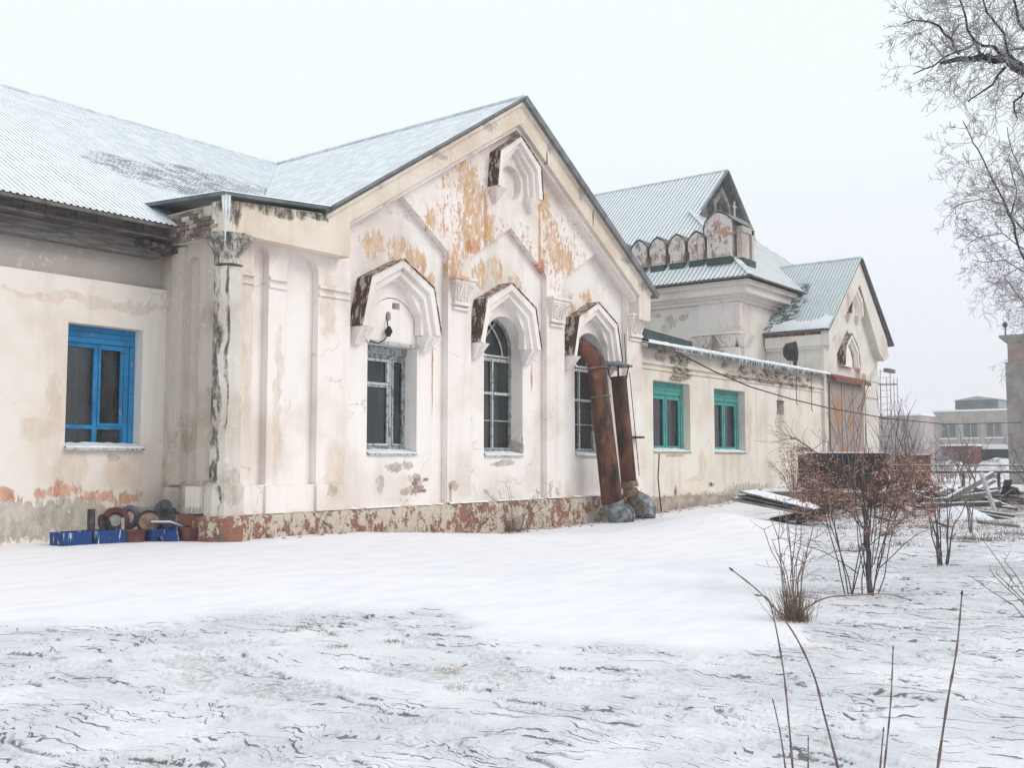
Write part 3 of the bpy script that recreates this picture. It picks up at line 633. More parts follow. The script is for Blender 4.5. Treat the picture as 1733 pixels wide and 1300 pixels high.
# capitals with carved zigzag
def capital(x0, x1, zt=5.68, zb=4.86, yw=D, name='pilaster_capital', mat=None, side=False):
    mat = mat or M['wall']; mb = MB(); w = x1-x0
    mb.box(x0-.10, x1+.06, yw-.24, yw, zt-.07, zt); mb.box(x0-.06, x1+.03, yw-.20, yw, zt-.16, zt-.07)
    V = [(x0+.06, yw-.06, zb+.26), (x1-.06, yw-.06, zb+.26), (x1+.0, yw-.19, zt-.16), (x0-.03, yw-.19, zt-.16), (x0+.06, yw, zb+.26), (x1-.06, yw, zb+.26), (x1, yw, zt-.16), (x0-.03, yw, zt-.16)]
    mb.add(V, [(0, 1, 2, 3), (4, 7, 6, 5), (0, 3, 7, 4), (1, 5, 6, 2), (0, 4, 5, 1)])
    mb.box(x0+.02, x1-.02, yw-.10, yw, zb+.17, zb+.255); mb.box(x0+.04, x1-.04, yw-.06, yw, zb+.06, zb+.12)
    o = part(mb, name, mat)
    def P(u, t):   # on the slanting face
        a = Vector(V[0]).lerp(Vector(V[1]), u); b = Vector(V[3]).lerp(Vector(V[2]), u); return a.lerp(b, t)+Vector((0, -.012, 0))
    z = MB()
    for (a, b) in (((.08, .92), (.30, .92)), ((.30, .92), (.18, .1)), ((.36, .1), (.50, .85)), ((.50, .85), (.62, .1)), ((.36, .08), (.62, .08)), ((.70, .92), (.92, .92)), ((.92, .92), (.80, .1)), ((.08, .92), (.16, .1)), ((.70, .92), (.80, .1))):
        z.bar(P(*a), P(*b), .035, .03, (0, 1, 0))
    z.build('zigzag_relief', mat, o)
capital(17.42, 18.05); capital(21.25, 21.92); capital(25.22, 25.93)
# window hoods
def hood(c, w=1.22, zb=4.21, zk=5.26, za=5.76, kf=.79, yf=15.06, yb=BY, corb=True, scal=True, rings=((1, .87), (.87, .76), (.76, .66)), dz=(.17, .33, .43)):
    def ol(f, d): return [(c-w*f, zb), (c-w*f*kf, zk-d*.8), (c, za-d), (c+w*f*kf, zk-d*.8), (c+w*f, zb)]
    mb = MB(); lv = [0]+list(dz); ys = (yf, yf+.09, yf+.2)
    for k, (a, b) in enumerate(rings):
        O = ol(a, lv[k]); I = ol(b, lv[k+1])
        if k == 2 and scal:
            q = w*b*.955; zq = zb+.40*(zk-zb); top = za-lv[3]
            I = [(c-q, zb), (c-q, zq), (c-q*.88, zq+.12), (c-q*.70, zq+.32), (c-q*.45, top-.13), (c, top), (c+q*.45, top-.13), (c+q*.70, zq+.32), (c+q*.88, zq+.12), (c+q, zq), (c+q, zb)]
        mb.plate(O+list(reversed(I)), [], ys[k], yb+.001*k)
    o = part(mb, 'window_hood', M['bay'])
    O = ol(1, 0); t = .022
    def strip(p, q, ya, mat, nm, lab=None, t=.022, ov=.03):
        d = Vector((q[0]-p[0], 0, q[1]-p[1])); nn = Vector((-d.z, 0, d.x)).normalized()
        V = []
        for yy in (ya, yb-.002):
            for pt, k in ((p, 0), (q, 0), (q, 1), (p, 1)): V.append(Vector((pt[0], yy, pt[1]))+nn*(t*k+.003))
        s_ = MB().add(V, [(0, 1, 2, 3), (7, 6, 5, 4), (0, 4, 5, 1), (1, 5, 6, 2), (2, 6, 7, 3), (3, 7, 4, 0)]).build(nm, mat, o)
        if lab: s_['label'] = lab
    strip(O[0], O[1], yf-.03, M['hood_rust'], 'hood_flashing'); strip(O[1], O[2], yf-.03, M['hood_top'], 'hood_flashing')
    strip(O[2], O[3], yf-.025, M['hood_rust'], 'hood_flashing'); strip(O[3], O[4], yf-.02, M['hood_rust'], 'hood_flashing')
    if corb:
        for s_ in (-1, 1):
            x0, x1 = (c-w, c-w*.68) if s_ < 0 else (c+w*.68, c+w); g = MB()
            V = [(x0, yf+.02, zb-.004), (x1, yf+.02, zb-.004), (x1, yb, zb-.004), (x0, yb, zb-.004), ((x0+x1)/2-.11, yb-.1, zb-.36), ((x0+x1)/2+.11, yb-.1, zb-.36), ((x0+x1)/2+.11, yb, zb-.36), ((x0+x1)/2-.11, yb, zb-.36)]
            g.add(V, [(3, 2, 1, 0), (4, 5, 6, 7), (0, 1, 5, 4), (1, 2, 6, 5), (2, 3, 7, 6), (3, 0, 4, 7)]); 
            m_ = (x0+x1)/2
            for (a, b) in (((m_-.07, zb-.30), (m_, zb-.06)), ((m_, zb-.06), (m_+.07, zb-.30))):
                g.bar((a[0], yb-.12, a[1]), (b[0], yf+.05, b[1]), .03, .03, (0, 1, 0))
            g.build('corbel', M['bay'], o)
    return o
h1 = hood(15.62); h2 = hood(19.42); h3 = hood(23.30)
hood(19.68, .93, 8.07, 8.92, 9.50, .9, 14.98, D, False, False, ((1, .84), (.84, .72), (.72, .60)), (.15, .27, .38))
for s_ in (-1, 1):
    c = 19.68+s_*.70
    V = [(c-.22, 15.02, 8.065), (c+.22, 15.02, 8.065), (c+.22, D, 8.065), (c-.22, D, 8.065), (c, 15.2, 7.70), (c, D, 7.70)]
    mesh_obj('corbel', V, [(3, 2, 1, 0), (0, 1, 4), (1, 2, 5, 4), (2, 3, 5), (3, 0, 4, 5)], M['wall'], bld)
    for (dx, z) in ((-.15, 7.42), (.12, 7.38), (-.04, 7.12), (.1, 6.98)):
        x = 19.68+s_*.55+dx; d = MB(); d.add([(x-.09, D-.002, z), (x, D-.002, z-.11), (x+.09, D-.002, z), (x, D-.002, z+.11), (x, D-.05, z)], [(0, 1, 4), (1, 2, 4), (2, 3, 4), (3, 0, 4)]); part(d, 'diamond_boss', M['wall'])
# windows: frame (part) > pane, muntin, sill, inner sash
def panes_of(o, x0, x1, z0, z1, y, n=1):
    MB().box(x0, x1, y, y+.006, z0, z1).build('pane', M['glass'], o)
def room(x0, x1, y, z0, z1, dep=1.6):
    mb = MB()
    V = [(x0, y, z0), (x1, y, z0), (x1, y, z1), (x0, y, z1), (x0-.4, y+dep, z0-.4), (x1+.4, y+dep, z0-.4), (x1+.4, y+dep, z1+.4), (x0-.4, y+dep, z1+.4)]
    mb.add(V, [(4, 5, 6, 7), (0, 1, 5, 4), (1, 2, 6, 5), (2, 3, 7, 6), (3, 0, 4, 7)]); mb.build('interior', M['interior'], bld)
def sill(o, x0, x1, y0, y1, z, mat='frame_white', sn=True):
    MB().add([(x0, y0, z-.05), (x1, y0, z-.05), (x1, y1, z-.05), (x0, y1, z-.05), (x0, y0, z-.01), (x1, y0, z-.01), (x1, y1, z+.05), (x0, y1, z+.05)], [(3, 2, 1, 0), (4, 5, 6, 7), (0, 1, 5, 4), (1, 2, 6, 5), (2, 3, 7, 6), (3, 0, 4, 7)]).build('sill', M[mat], o)
    if sn:
        V = []; n = 12; r_ = random.Random(int(x0*10))
        for k in range(n+1):
            x = x0+.01+(x1-x0-.02)*k/n; w = r_.uniform(0, .02); V += [(x, y0+.01, z-.005), (x, y0+.04, z+.015+w), (x, y1-.02, z+.08+w*1.5)]
        mesh_obj('sill_snow', V, [(k*3+j, k*3+3+j, k*3+4+j, k*3+1+j) for k in range(n) for j in range(2)], M['snow'], o)
FY = BY+.36
# window 1: two unequal casements, small vent sash
x0, x1, z0, z1 = 14.93, 16.49, 1.63, 3.93
mb = MB(); mb.plate(rect(x0, x1, z0, z1), [rect(x0+.06, 15.95, z0+.12, z1-.26), rect(16.04, x1-.07, z0+.12, z1-.26)], FY, FY+.09)
mb.box(x0, x1, FY-.04, FY+.05, z1-.17, z1); w = part(mb, 'window', M['frame_old'], label='old blue-grey casement window under the left hood')
s_ = MB(); s_.plate(rect(x0+.07, 15.93, 3.08, 3.66), [rect(x0+.13, 15.87, 3.14, 3.60)], FY-.03, FY+.03); s_.build('vent_sash', M['frame_white'], w)
s_ = MB(); s_.plate(rect(x0+.07, 15.93, z0+.13, 3.07), [rect(x0+.10, 15.90, z0+.18, 3.04)], FY-.012, FY+.03); s_.build('sash', M['frame_white'], w)
s_ = MB(); s_.plate(rect(16.05, x1-.08, z0+.13, 3.66), [rect(16.09, x1-.12, z0+.18, 3.62)], FY-.012, FY+.03); s_.build('sash', M['frame_old'], w)
panes_of(w, x0+.1, 15.93, z0+.16, z1-.32, FY+.04); panes_of(w, 16.07, x1-.1, z0+.16, z1-.32, FY+.04)
s_ = MB(); [s_.box(a, b, FY+.24, FY+.29, z0, z1-.2) for a, b in ((15.56, 15.66), (16.2, 16.26), (16.42, 16.48), (15.2, 15.25))]; s_.box(x0, x1, FY+.24, FY+.28, 2.30, 2.35); s_.box(x0, x1, FY+.24, FY+.28, 3.1, 3.15); s_.build('inner_sash', M['inner_white'], w)
sill(w, 14.96, 16.46, BY-.05, FY-.01, 1.60); room(x0, x1, BY+.54, z0, z1)
MB().box(14.9, 16.52, BY-.03, BY+.03, 3.93, 4.0).build('lintel_board', M['frame_white'], w)
# windows 2 and 3: arched
def curtain(o, xa, xb, y, z0, z1, mat='inner_white'):
    V = []; n = 24
    for k in range(n+1):
        x = xa+(xb-xa)*k/n; q = y+.035*math.sin(k*1.9)+.01*math.sin(k*4.1); V += [(x, q, z0), (x, q, z1)]
    mesh_obj('curtain', V, [(2*k, 2*k+2, 2*k+3, 2*k+1) for k in range(n)], M[mat], o, smooth=True)
curtain(w, 15.45, 15.75, FY+.33, 1.7, 3.6)
def arched(xa, xb, lab, seed):
    c = (xa+xb)/2; r = (xb-xa)/2-.01; z0 = 1.62; zs = 4.22
    mb = MB(); inner = arch(xa+.06, xb-.06, z0+.08, zs, 14)
    mb.plate(arch(xa-.02, xb+.02, z0, zs, 14), [inner], FY, FY+.1); w = part(mb, 'window', M['frame_old'], label=lab)
    for z, t, y in ((3.94, .08, .03), (4.04, .05, .0), (3.10, .065, .02), (2.42, .03, .0), (1.72, .06, .02)):
        MB().box(xa+.08, xb-.08, FY-y, FY+.05, z-t/2, z+t/2).build('transom', M['frame_white'] if z > 3 else M['frame_old'], w)
    MB().box(c-.024, c+.024, FY-.015, FY+.05, z0+.1, 3.9).build('mullion', M['frame_white'], w)
    for s2 in (-1, 1):
        pts = [(c+s2*(.05+.36*(1-math.cos(t))), FY+.02, 4.07+.85*math.sin(t)) for t in [k*math.pi/2/8*.9 for k in range(9)]]
        pts = [(c-s2*.30+s2*.62*math.sin(t*.9), FY+.02, 4.07+.80*(1-math.cos(t*.0))*0+.80*k/8) for k, t in enumerate([q*.11 for q in range(9)])]
        pts = [(c+s2*(.42-.55*(k/8)**1.8), FY+.02, 4.07+.80*k/8) for k in range(9)]
        MB().tube(pts, .022, 5).build('muntin', M['frame_white'], w)
    g = MB(); g.plate(arch(xa+.05, xb-.05, z0+.06, zs, 14), [], FY+.055, FY+.061); g.build('pane', M['glass'], w)
    s2 = MB(); [s2.box(a, b, FY+.26, FY+.30, z0, 4.9) for a, b in ((c-.06, c+.06), (xb-.26, xb-.2), (xa+.3, xa+.36))]; s2.box(xa, xb, FY+.26, FY+.30, 2.3, 2.35); s2.box(xa, xb, FY+.26, FY+.30, 3.3, 3.36); s2.build('inner_sash', M['inner_white'], w)
    sill(w, xa+.02, xb-.02, BY-.05, FY-.01, 1.57); room(xa, xb, BY+.54, z0, 5.0); return w
arched(18.82, 20.36, 'arched window with peeling white muntins under the middle hood', 1)
w = arched(22.70, 24.18, 'dark arched window behind the rusty ducts', 2)
rr = random.Random(17)
for row in range(4):
    for k in range(3):
        if rr.random() < .78:
            x = 16.34+k*.15+(.07 if row % 2 else 0); MB().box(x, x+.135, BY-.018-rr.uniform(0, .012), BY, .74+row*.082, .80+row*.082).build('brick', M['red_brick'] if (row, k) == (2, 2) or rr.random() < .2 else M['brick_pale'], bld)
for row in range(3):
    for k in range(4):
        if rr.random() < .6:
            x = 22.6+k*.26+(.12 if row % 2 else 0); MB().box(x, x+.235, D-.155-rr.uniform(0, .012), D-.12, -.02+row*.085, .05+row*.085).build('brick', M['brick_pale'] if k % 2 else M['red_brick'], bld)
# cable hanging out of the blocked arch
mb = MB().tube([(15.58, BY+.1, 4.56), (15.5, BY-.03, 4.45), (15.5, BY-.06, 4.2), (15.42, BY-.05, 4.04), (15.2, BY-.06, 3.93), (14.9, BY-.04, 3.98)], .014, 5); part(mb, 'loose_cable', M['black'])
mb = MB(); mb.tube([(15.5, BY-.09, 4.32), (15.48, BY-.09, 4.22), (15.47, BY-.09, 4.10)], [.03, .09, .04], 8); part(mb, 'cable_fitting', M['black'])
# gable roof
zG = lambda x, y: 10.44-.640*abs(19.66-x)
roof_plane('gl', [(13.22, 14.86), (19.66, 14.86), (19.66, 24.3), (13.10, 17.05)], zG, 'y', M['roof_deck'], [M['roof_snow_g'], M['roof_rib']], .115, .022, .92, 'snow dusted sheet roof of the gabled wing')
roof_plane('gr', [(19.66, 14.86), (26.15, 14.86), (26.15, 24.3), (19.66, 24.3)], zG, 'y', M['roof_deck'], [M['roof_snow_g'], M['roof_rib']], .24, .02, 1.9, 'right slope of the gabled roof')
mb = MB(); mb.tube([(19.66, 14.85, 10.48), (19.66, 24.3, 10.48)], .05, 6); part(mb, 'ridge_cap', M['roof_rib'])
mb = MB(); mb.bar((19.66, 14.84, 10.44), (26.2, 14.84, 6.27), .16, .10, (0, 1, 0)); part(mb, 'rake_flashing', M['rake_metal'])
mb = MB(); mb.bar((13.2, 14.85, 6.33), (19.66, 14.85, 10.45), .05, .06, (0, 1, 0)); part(mb, 'rake_flashing', M['rake_metal'])
# --- blue window of the left wing
y = LY+.30; x0, x1, z0, z1 = 9.19, 10.66, 1.70, 3.88
mb = MB(); mb.plate(rect(x0, x1, z0, z1), [rect(x0+.13, 9.87, 2.09, 3.50), rect(9.96, x1-.22, 2.09, 3.50), rect(x0+.13, 9.87, z0+.02, 2.02), rect(9.96, x1-.22, z0+.02, 2.02)], y, y+.1)
w = part(mb, 'window', M['blue'], label='blue framed window of the left wing')
for z in (3.58, 3.68, 3.78): MB().box(x0, x1, y-.05+.01*(z > 3.6), y-.001, z, z+.092).build('head_board', M['blue'], w)
for a, b, t in ((x1-.21, x1-.12, .035), (x1-.11, x1-.01, .06)): MB().box(a, b, y-t, y-.001, z0, 3.57).build('jamb_board', M['blue'], w)
s_ = MB(); s_.plate(rect(9.95, x1-.22, 2.08, 3.56), [rect(9.99, x1-.28, 2.13, 3.48)], y-.03, y-.001); s_.build('sash', M['blue'], w)
panes_of(w, x0+.1, x1-.2, z0, 3.52, y+.05)
s_ = MB()
for a in (9.42, 9.60, 9.82, 10.14, 10.30, 10.42): s_.tube([(a, y+.16, z0), (a, y+.16, 3.5)], .009, 4)
for z in (1.98, 2.10, 3.12, 3.2): s_.tube([(x0, y+.16, z), (x1, y+.16, z)], .01, 4)
s_.build('window_grille', M['grate'], w); curtain(w, 9.55, 9.78, y+.36, 1.75, 3.4)
s_ = MB(); [s_.box(a, b, y+.26, y+.3, z0, z1) for a, b in ((9.64, 9.72), (10.36, 10.42))]; s_.build('inner_sash', M['inner_white'], w)
sill(w, 9.18, 10.70, LY-.10, y-.01, 1.68); room(x0, x1, LY+.49, z0, z1)
# --- annex between the gables
AY = 15.42
ops = [rect(26.86, 29.22, 1.70, 3.86), rect(30.93, 33.32, 1.70, 3.83)]
mb = MB(); mb.plate([(26.0, -.5), (40.7, -.5), (40.7, 4.86), (26.0, 4.86)], ops+[rect(36.1, 36.75, 3.12, 3.62)], AY, AY+.5); part(mb, 'annex_wall', M['annex'])
MB().box(36.05, 36.8, AY+.3, AY+.49, 3.05, 3.7).build('vent_opening', M['brick'], bld)
MB().box(36.1, 36.75, AY-.01, AY+.03, 3.60, 3.66).build('vent_lintel', M['dark_wood'], bld)
mb = MB(); mb.box(26.1, 40.6, AY-.05, AY, 4.18, 4.24); mb.box(26.1, 40.6, AY-.08, AY, 4.34, 4.42); mb.box(26.1, 40.6, AY-.04, AY, 4.42, 4.5); part(mb, 'annex_moulding', M['annex'])
mb = MB(); rr = random.Random(12)
for i in range(60):
    pass
V = []; F = []; xs = np.arange(26.0, 40.8, .15)
for i, x in enumerate(xs):
    for (yy, z) in ((AY-.10, -.6), (AY-.10, .1), (AY-.08, .24), (AY+.0, .28)): V.append((float(x), yy+rr.uniform(-.02, .02), z+rr.uniform(-.025, .025)+(.02 if x < 31 else -.04)))
for i in range(len(xs)-1):
    for k in range(3): F.append((i*4+k, (i+1)*4+k, (i+1)*4+k+1, i*4+k+1))
mesh_obj('plinth', V, F, M['annex_plinth'], bld)
# bricks showing through the annex frieze
bk = MB()
for (xa, xb, za, zb, pr) in ((27.9, 29.0, 3.95, 4.75, .55), (31.5, 39.5, 4.25, 4.72, .45), (26.4, 27.6, 4.55, 4.8, .3)):
    z = za; r_ = 0
    while z < zb:
        x = xa+(.14 if r_ % 2 else 0)
        while x < xb:
            if rr.random() < pr*(.4+.6*math.sin((x-xa)/(xb-xa)*math.pi)): bk.box(x, x+.24, AY-.055-rr.uniform(.03, .06), AY-.0, z, z+.062)
            x += .27
        z += .082; r_ += 1
o = part(bk, 'exposed_bricks', M['brick_pale']); o['kind'] = 'stuff'
def teal_window(x0, x1, z0, z1, lab, xr):
    y = AY+.30
    c = x0+(xr-x0)*.52
    mb = MB(); mb.plate(rect(x0-.02, x1+.0, z0-.02, z1), [rect(x0+.16, c-.07, z0+.12, z1-.52), rect(c+.07, x1-.22, z0+.12, z1-.52)], y, y+.08)
    w = part(mb, 'window', M['teal'], label=lab)
    for k in range(3): MB().box(x0, x1, y-.05, y-.001, z1-.13*(k+1), z1-.13*k-.008).build('head_board', M['teal'], w)
    for a, b in ((x0+.13, c-.02), (c+.02, x1-.19)):
        s_ = MB(); s_.plate(rect(a, b, z0+.08, z1-.42), [rect(a+.09, b-.09, z0+.17, z1-.53)], y-.03, y-.001); s_.build('sash', M['teal'], w)
    MB().box(x1-.17, x1-.02, y-.06, y-.001, z0, z1-.40).build('jamb_board', M['teal'], w)
    panes_of(w, x0+.1, x1-.15, z0+.05, z1-.45, y+.04)
    s_ = MB(); [s_.box(a, a+.05, y+.2, y+.24, z0, z1-.3) for a in (x0+.7, c+.5)]; s_.box(x0, x1, y+.2, y+.24, 2.9, 2.94); s_.build('inner_sash', M['inner_white'], w)
    sill(w, x0, x1, AY-.04, y-.01, z0, 'annex_plinth'); room(x0, x1, AY+.49, z0, z1)
teal_window(26.86, 29.22, 1.70, 3.86, 'teal framed window nearer the rusty ducts', 29.2)
teal_window(30.93, 33.32, 1.70, 3.83, 'teal framed window farther from the rusty ducts', 33.3)
# annex roof edge with snow and icicles
V = []; F = []; xs = np.arange(25.95, 40.75, .16); rr = random.Random(2)
for x in xs:
    h = rr.uniform(0, .03); V += [(float(x), 15.02+rr.uniform(-.015, .015), 4.90), (float(x), 15.0, 4.95+h*.5), (float(x), 15.12, 5.0+h), (float(x), 15.8, 5.12), (float(x), 18.2, 5.65)]
for i in range(len(xs)-1):
    for k in range(4): F.append((i*5+k, (i+1)*5+k, (i+1)*5+k+1, i*5+k+1))
mesh_obj('roof_snow', V, F, M['snow'], bld, smooth=True)
mb = MB(); mb.add([(25.95, 15.04, 4.82), (40.7, 15.04, 4.82), (40.7, 15.04, 4.90), (25.95, 15.04, 4.90), (25.95, 18.2, 5.5), (40.7, 18.2, 5.5), (40.7, 18.2, 5.58), (25.95, 18.2, 5.58)], [(0, 1, 2, 3), (1, 0, 4, 5), (3, 2, 6, 7)]); part(mb, 'roof', M['flash_dark'], label='flat sheet roof of the low annex')
mb = MB(); mb.box(25.97, 27.6, 15.02, 15.06, 4.74, 4.86); part(mb, 'fascia_board', M['dark_wood'])
mb = MB(); mb.add([(26.3, 15.5, 5.05), (29.6, 15.5, 5.02), (29.6, 15.5, 5.28), (26.3, 15.5, 5.42), (26.3, 15.54, 5.05), (29.6, 15.54, 5.02), (29.6, 15.54, 5.28), (26.3, 15.54, 5.42)], [(0, 1, 2, 3), (7, 6, 5, 4), (2, 6, 7, 3), (1, 5, 6, 2), (0, 3, 7, 4)]); part(mb, 'upstand_board', M['flash_dark'])
ic = MB(); rr = random.Random(21)
x = 27.5
while x < 40.2:
    l = rr.uniform(.05, .22)*(1.2 if 32 < x < 38 else .8); ic.tube([(x, 15.03, 4.89), (x, 15.03, 4.89-l)], [.022, .002], 4, cap=False); x += rr.uniform(.04, .16)
part(ic, 'icicle_row', M['ice'])['kind'] = 'stuff'
# --- pavilion (tall block behind the annex)
TX, TY = 37.98, 17.78
mb = MB(); mb.plate([(TY, 4.5), (34, 4.5), (34, 8.4), (TY, 8.4)], [], TX, TX+.5, 'x'); part(mb, 'pavilion_wall', M['tower_peel'])
mb = MB(); mb.plate([(TX, 4.5), (50.6, 4.5), (50.6, 8.4), (TX, 8.4)], [], TY-.01, TY+.5); part(mb, 'pavilion_wall', M['tower'])
MB().box(TX-.06, TX, TY-.01, 19.55, 6.62, 7.86).build('wall_panel', M['tower'], bld)
MB().box(TX-.045, TX, 19.56, 26, 7.86, 8.1).build('wall_panel', M['kok_red'], bld)
for k, (o1, o2, za, zb) in enumerate(((.16, 0, 7.86, 8.0), (.30, 0, 8.0, 8.12), (.62, 0, 8.12, 8.42), (.80, 0, 8.42, 8.62))):
    m_ = MB().box(TX-o1, 50.6+o1, TY-o1, 34, za, zb); part(m_, 'cornice_course', M['tower'])
# slim corner pilaster and three zigzag brackets
m_ = MB(); m_.box(TX-.13, TX+.22, TY-.14, TY+.22, 7.70, 7.84); m_.box(TX-.10, TX+.18, TY-.11, TY+.18, 6.66, 6.80); m_.tube([(TX-.07, TY-.08, 6.8), (TX-.07, TY-.08, 7.7)], .09, 8); m_.tube([(TX-.05, TY+.20, 6.8), (TX-.05, TY+.20, 7.7)], .06, 8); part(m_, 'corner_pilaster', M['tower'])
MB().box(TX-.5, TX, TY-.25, 19.75, 6.50, 6.60).build('shelf_moulding', M['tower'], bld)
def bracket_x(y0, y1):
    mb = MB(); zt, zb = 6.49, 5.98; V = [(TX-.42, y0, zt), (TX-.42, y1, zt), (TX, y1, zt), (TX, y0, zt), (TX-.18, y0+.2, zb), (TX-.18, y1-.2, zb), (TX, y1-.2, zb), (TX, y0+.2, zb)]
    mb.add(V, [(0, 1, 2, 3), (7, 6, 5, 4), (4, 5, 1, 0), (5, 6, 2, 1), (7, 4, 0, 3)]); mb.box(TX-.24, TX, y0+.14, y1-.14, zb-.12, zb)
    o = part(mb, 'wall_bracket', M['tower']); z = MB()
    def P(u, t): a = Vector(V[4]).lerp(Vector(V[5]), u); b = Vector(V[0]).lerp(Vector(V[1]), u); return a.lerp(b, t)+Vector((-.012, 0, 0))
    for a, b in (((.05, .92), (.3, .1)), ((.3, .1), (.42, .9)), ((.42, .9), (.58, .9)), ((.58, .9), (.7, .1)), ((.7, .1), (.95, .92)), ((.36, .1), (.5, .8)), ((.5, .8), (.64, .1))): z.bar(P(*a), P(*b), .08, .10, (1, 0, 0))
    z.build('zigzag_relief', M['tower'], o)
bracket_x(18.78, 19.72); bracket_x(17.72, 18.68)
mb = MB(); zt, zb = 6.49, 5.98; V = [(TX-.3, TY-.42, zt), (TX+.75, TY-.42, zt), (TX+.75, TY, zt), (TX-.3, TY, zt), (TX-.05, TY-.2, zb), (TX+.5, TY-.2, zb), (TX+.5, TY, zb), (TX-.05, TY, zb)]
mb.add(V, [(0, 1, 2, 3), (7, 6, 5, 4), (0, 4, 5, 1), (5, 6, 2, 1), (7, 4, 0, 3)]); mb.box(TX-.02, TX+.46, TY-.24, TY, 5.3, 5.97); mb.box(TX-.22, TX, TY-.1, TY+.6, 5.3, 5.97); part(mb, 'wall_bracket', M['tower'])
mb = MB(); rr = random.Random(31)
for k in range(14): MB().box(TX-.10-rr.uniform(0, .05), TX, 17.8+k*.3, 17.8+k*.3+.26, 5.55+rr.uniform(-.03, .03), 5.63+rr.uniform(0, .02)).build('brick', M['red_brick'], bld)
# main roof
zTl = lambda x, y: 8.70+.90*(x-36.9)
zTr = lambda x, y: 8.70+.90*(51.58-x)
zTf = lambda x, y: 8.70+.83*(y-16.74)
roof_plane('tl', [(36.9, 16.74), (41.53, 21.77), (41.55, 21.2), (44.24, 21.2), (44.24, 36), (36.9, 36)], zTl, 'y', M['roof_deck'], [M['roof_snow_t'], M['roof_rib_green']], .21, .028, 1.26, 'tall pavilion roof, slope facing the near gable')
roof_plane('tr', [(51.58, 16.74), (51.58, 36), (44.24, 36), (44.24, 21.2), (46.93, 21.2), (46.95, 21.77)], zTr, 'y', M['roof_deck'], [M['roof_snow_t'], M['roof_rib_green']], .32, .03, 2.2, 'tall pavilion roof, hidden slope')
roof_plane('tf', [(36.9, 16.74), (51.58, 16.74), (46.95, 21.77), (41.53, 21.77)], zTf, 'x', M['roof_deck'], [M['roof_snow_g'], M['roof_rib_green']], .16, .008, 1.12, 'tall pavilion roof, snowy front slope')
mb = MB(); mb.bar((36.9, 16.74, 8.74), (41.53, 21.77, 12.93), .26, .03); part(mb, 'hip_cap', M['roof_rib'])
mb = MB(); mb.tube([(44.24, 21.15, 15.33), (44.24, 36, 15.33)], .06, 6); part(mb, 'ridge_cap', M['roof_rib'])
mb = MB(); mb.bar((44.24, 21.18, 15.28), (46.98, 21.18, 12.8), .1, .16, (0, 1, 0)); mb.bar((41.5, 21.18, 12.82), (44.24, 21.18, 15.28), .05, .1, (0, 1, 0)); part(mb, 'rake_flashing', M['rake_metal'])
mb = MB(); mb.plate([(41.53, 12.75), (46.95, 12.75), (44.24, 15.2)], [[(44.0, 13.1), (44.5, 13.1), (44.5, 13.8), (44.25, 14.1), (44.0, 13.8)]], 21.75, 21.9); part(mb, 'gablet_wall', M['old_wood'])
mb = MB(); mb.plate([(43.3, 12.9), (43.3, 13.7), (44.24, 14.55), (45.2, 13.7), (45.2, 12.9), (44.9, 12.9), (44.9, 13.6), (44.24, 14.2), (43.6, 13.6), (43.6, 12.9)], [], 21.45, 21.74); part(mb, 'gablet_hood', M['timber'])
MB().box(43.4, 45.1, 21.9, 22.4, 12.9, 14.3).build('gablet_backing', M['interior'], bld)
mb = MB(); mb.tube([(45.2, 21.3, 12.7), (45.2, 21.3, 14.0)], .05, 6); mb.bar((45.0, 21.3, 13.75), (45.4, 21.3, 13.75), .06); part(mb, 'finial', M['kok'])
# row of little ogee dormers along the eave
def kokoshnik(y0, y1, zb, zt, big, lab=None):
    c, w = (y0+y1)/2, (y1-y0)/2; zs = zb+(zt-zb)*(.50 if not big else .62)
    def og(f=1., dz=0.):
        return [(c-w*f*.82, zb), (c+w*f*.82, zb), (c+w*f*.82, zs-.12), (c+w*f, zs-.10), (c+w*f*1.03, zs+.14), (c+w*f*.94, zs+.52*(zt-zs)), (c+w*f*.56, zs+.80*(zt-zs)+dz), (c, zt+dz), (c-w*f*.56, zs+.80*(zt-zs)+dz), (c-w*f*.94, zs+.52*(zt-zs)), (c-w*f*1.02, zs+.12), (c-w*f, zs-.10), (c-w*f*.82, zs-.12)]
    X0 = 37.75 if not big else 37.55; dep = 1.25 if not big else 1.5
    mb = MB(); mb.plate(og(), [], X0, X0+dep, 'x'); o = part(mb, 'roof_dormer', M['kok_red'], label=lab)
    P = og(1.06, .03)[3:12]; V = [(X0-.03, p[0], p[1]+.02) for p in P]+[(X0+dep+.3, p[0], p[1]+.02) for p in P]; n = len(P)
    V += [(X0-.03, p[0], p[1]+.05) for p in P]+[(X0+dep+.3, p[0], p[1]+.05) for p in P]
    F = [(k, k+1, n+k+1, n+k) for k in range(n-1)]+[(2*n+k, 3*n+k, 3*n+k+1, 2*n+k+1) for k in range(n-1)]+[(k, 2*n+k, 2*n+k+1, k+1) for k in range(n-1)]
    mesh_obj('dormer_cap', V, F, M['flash'] if not big else M['rake_metal'], o)
    mb = MB().box(X0-.05, X0+dep*.6, c-w*.86, c+w*.86, zb-.10, zb+.16); mb.build('dormer_skirt', M['flash_dark'], o)
    mb = MB(); mb.plate([(c-w*.55, zb+.25), (c+w*.55, zb+.25), (c+w*.55, zs), (c+w*.2, zs+.45*(zt-zs)), (c, zs+.6*(zt-zs)), (c-w*.2, zs+.45*(zt-zs)), (c-w*.55, zs)], [], X0-.03, X0, 'x'); mb.build('dormer_panel', M['kok_red'], o)
    return o
for k in range(7): kokoshnik(19.14+k*.92, 19.92+k*.92, 9.56, 10.92, False)
kokoshnik(17.80, 19.05, 9.52, 11.55, True, 'largest dormer at the corner with rust-red patches')
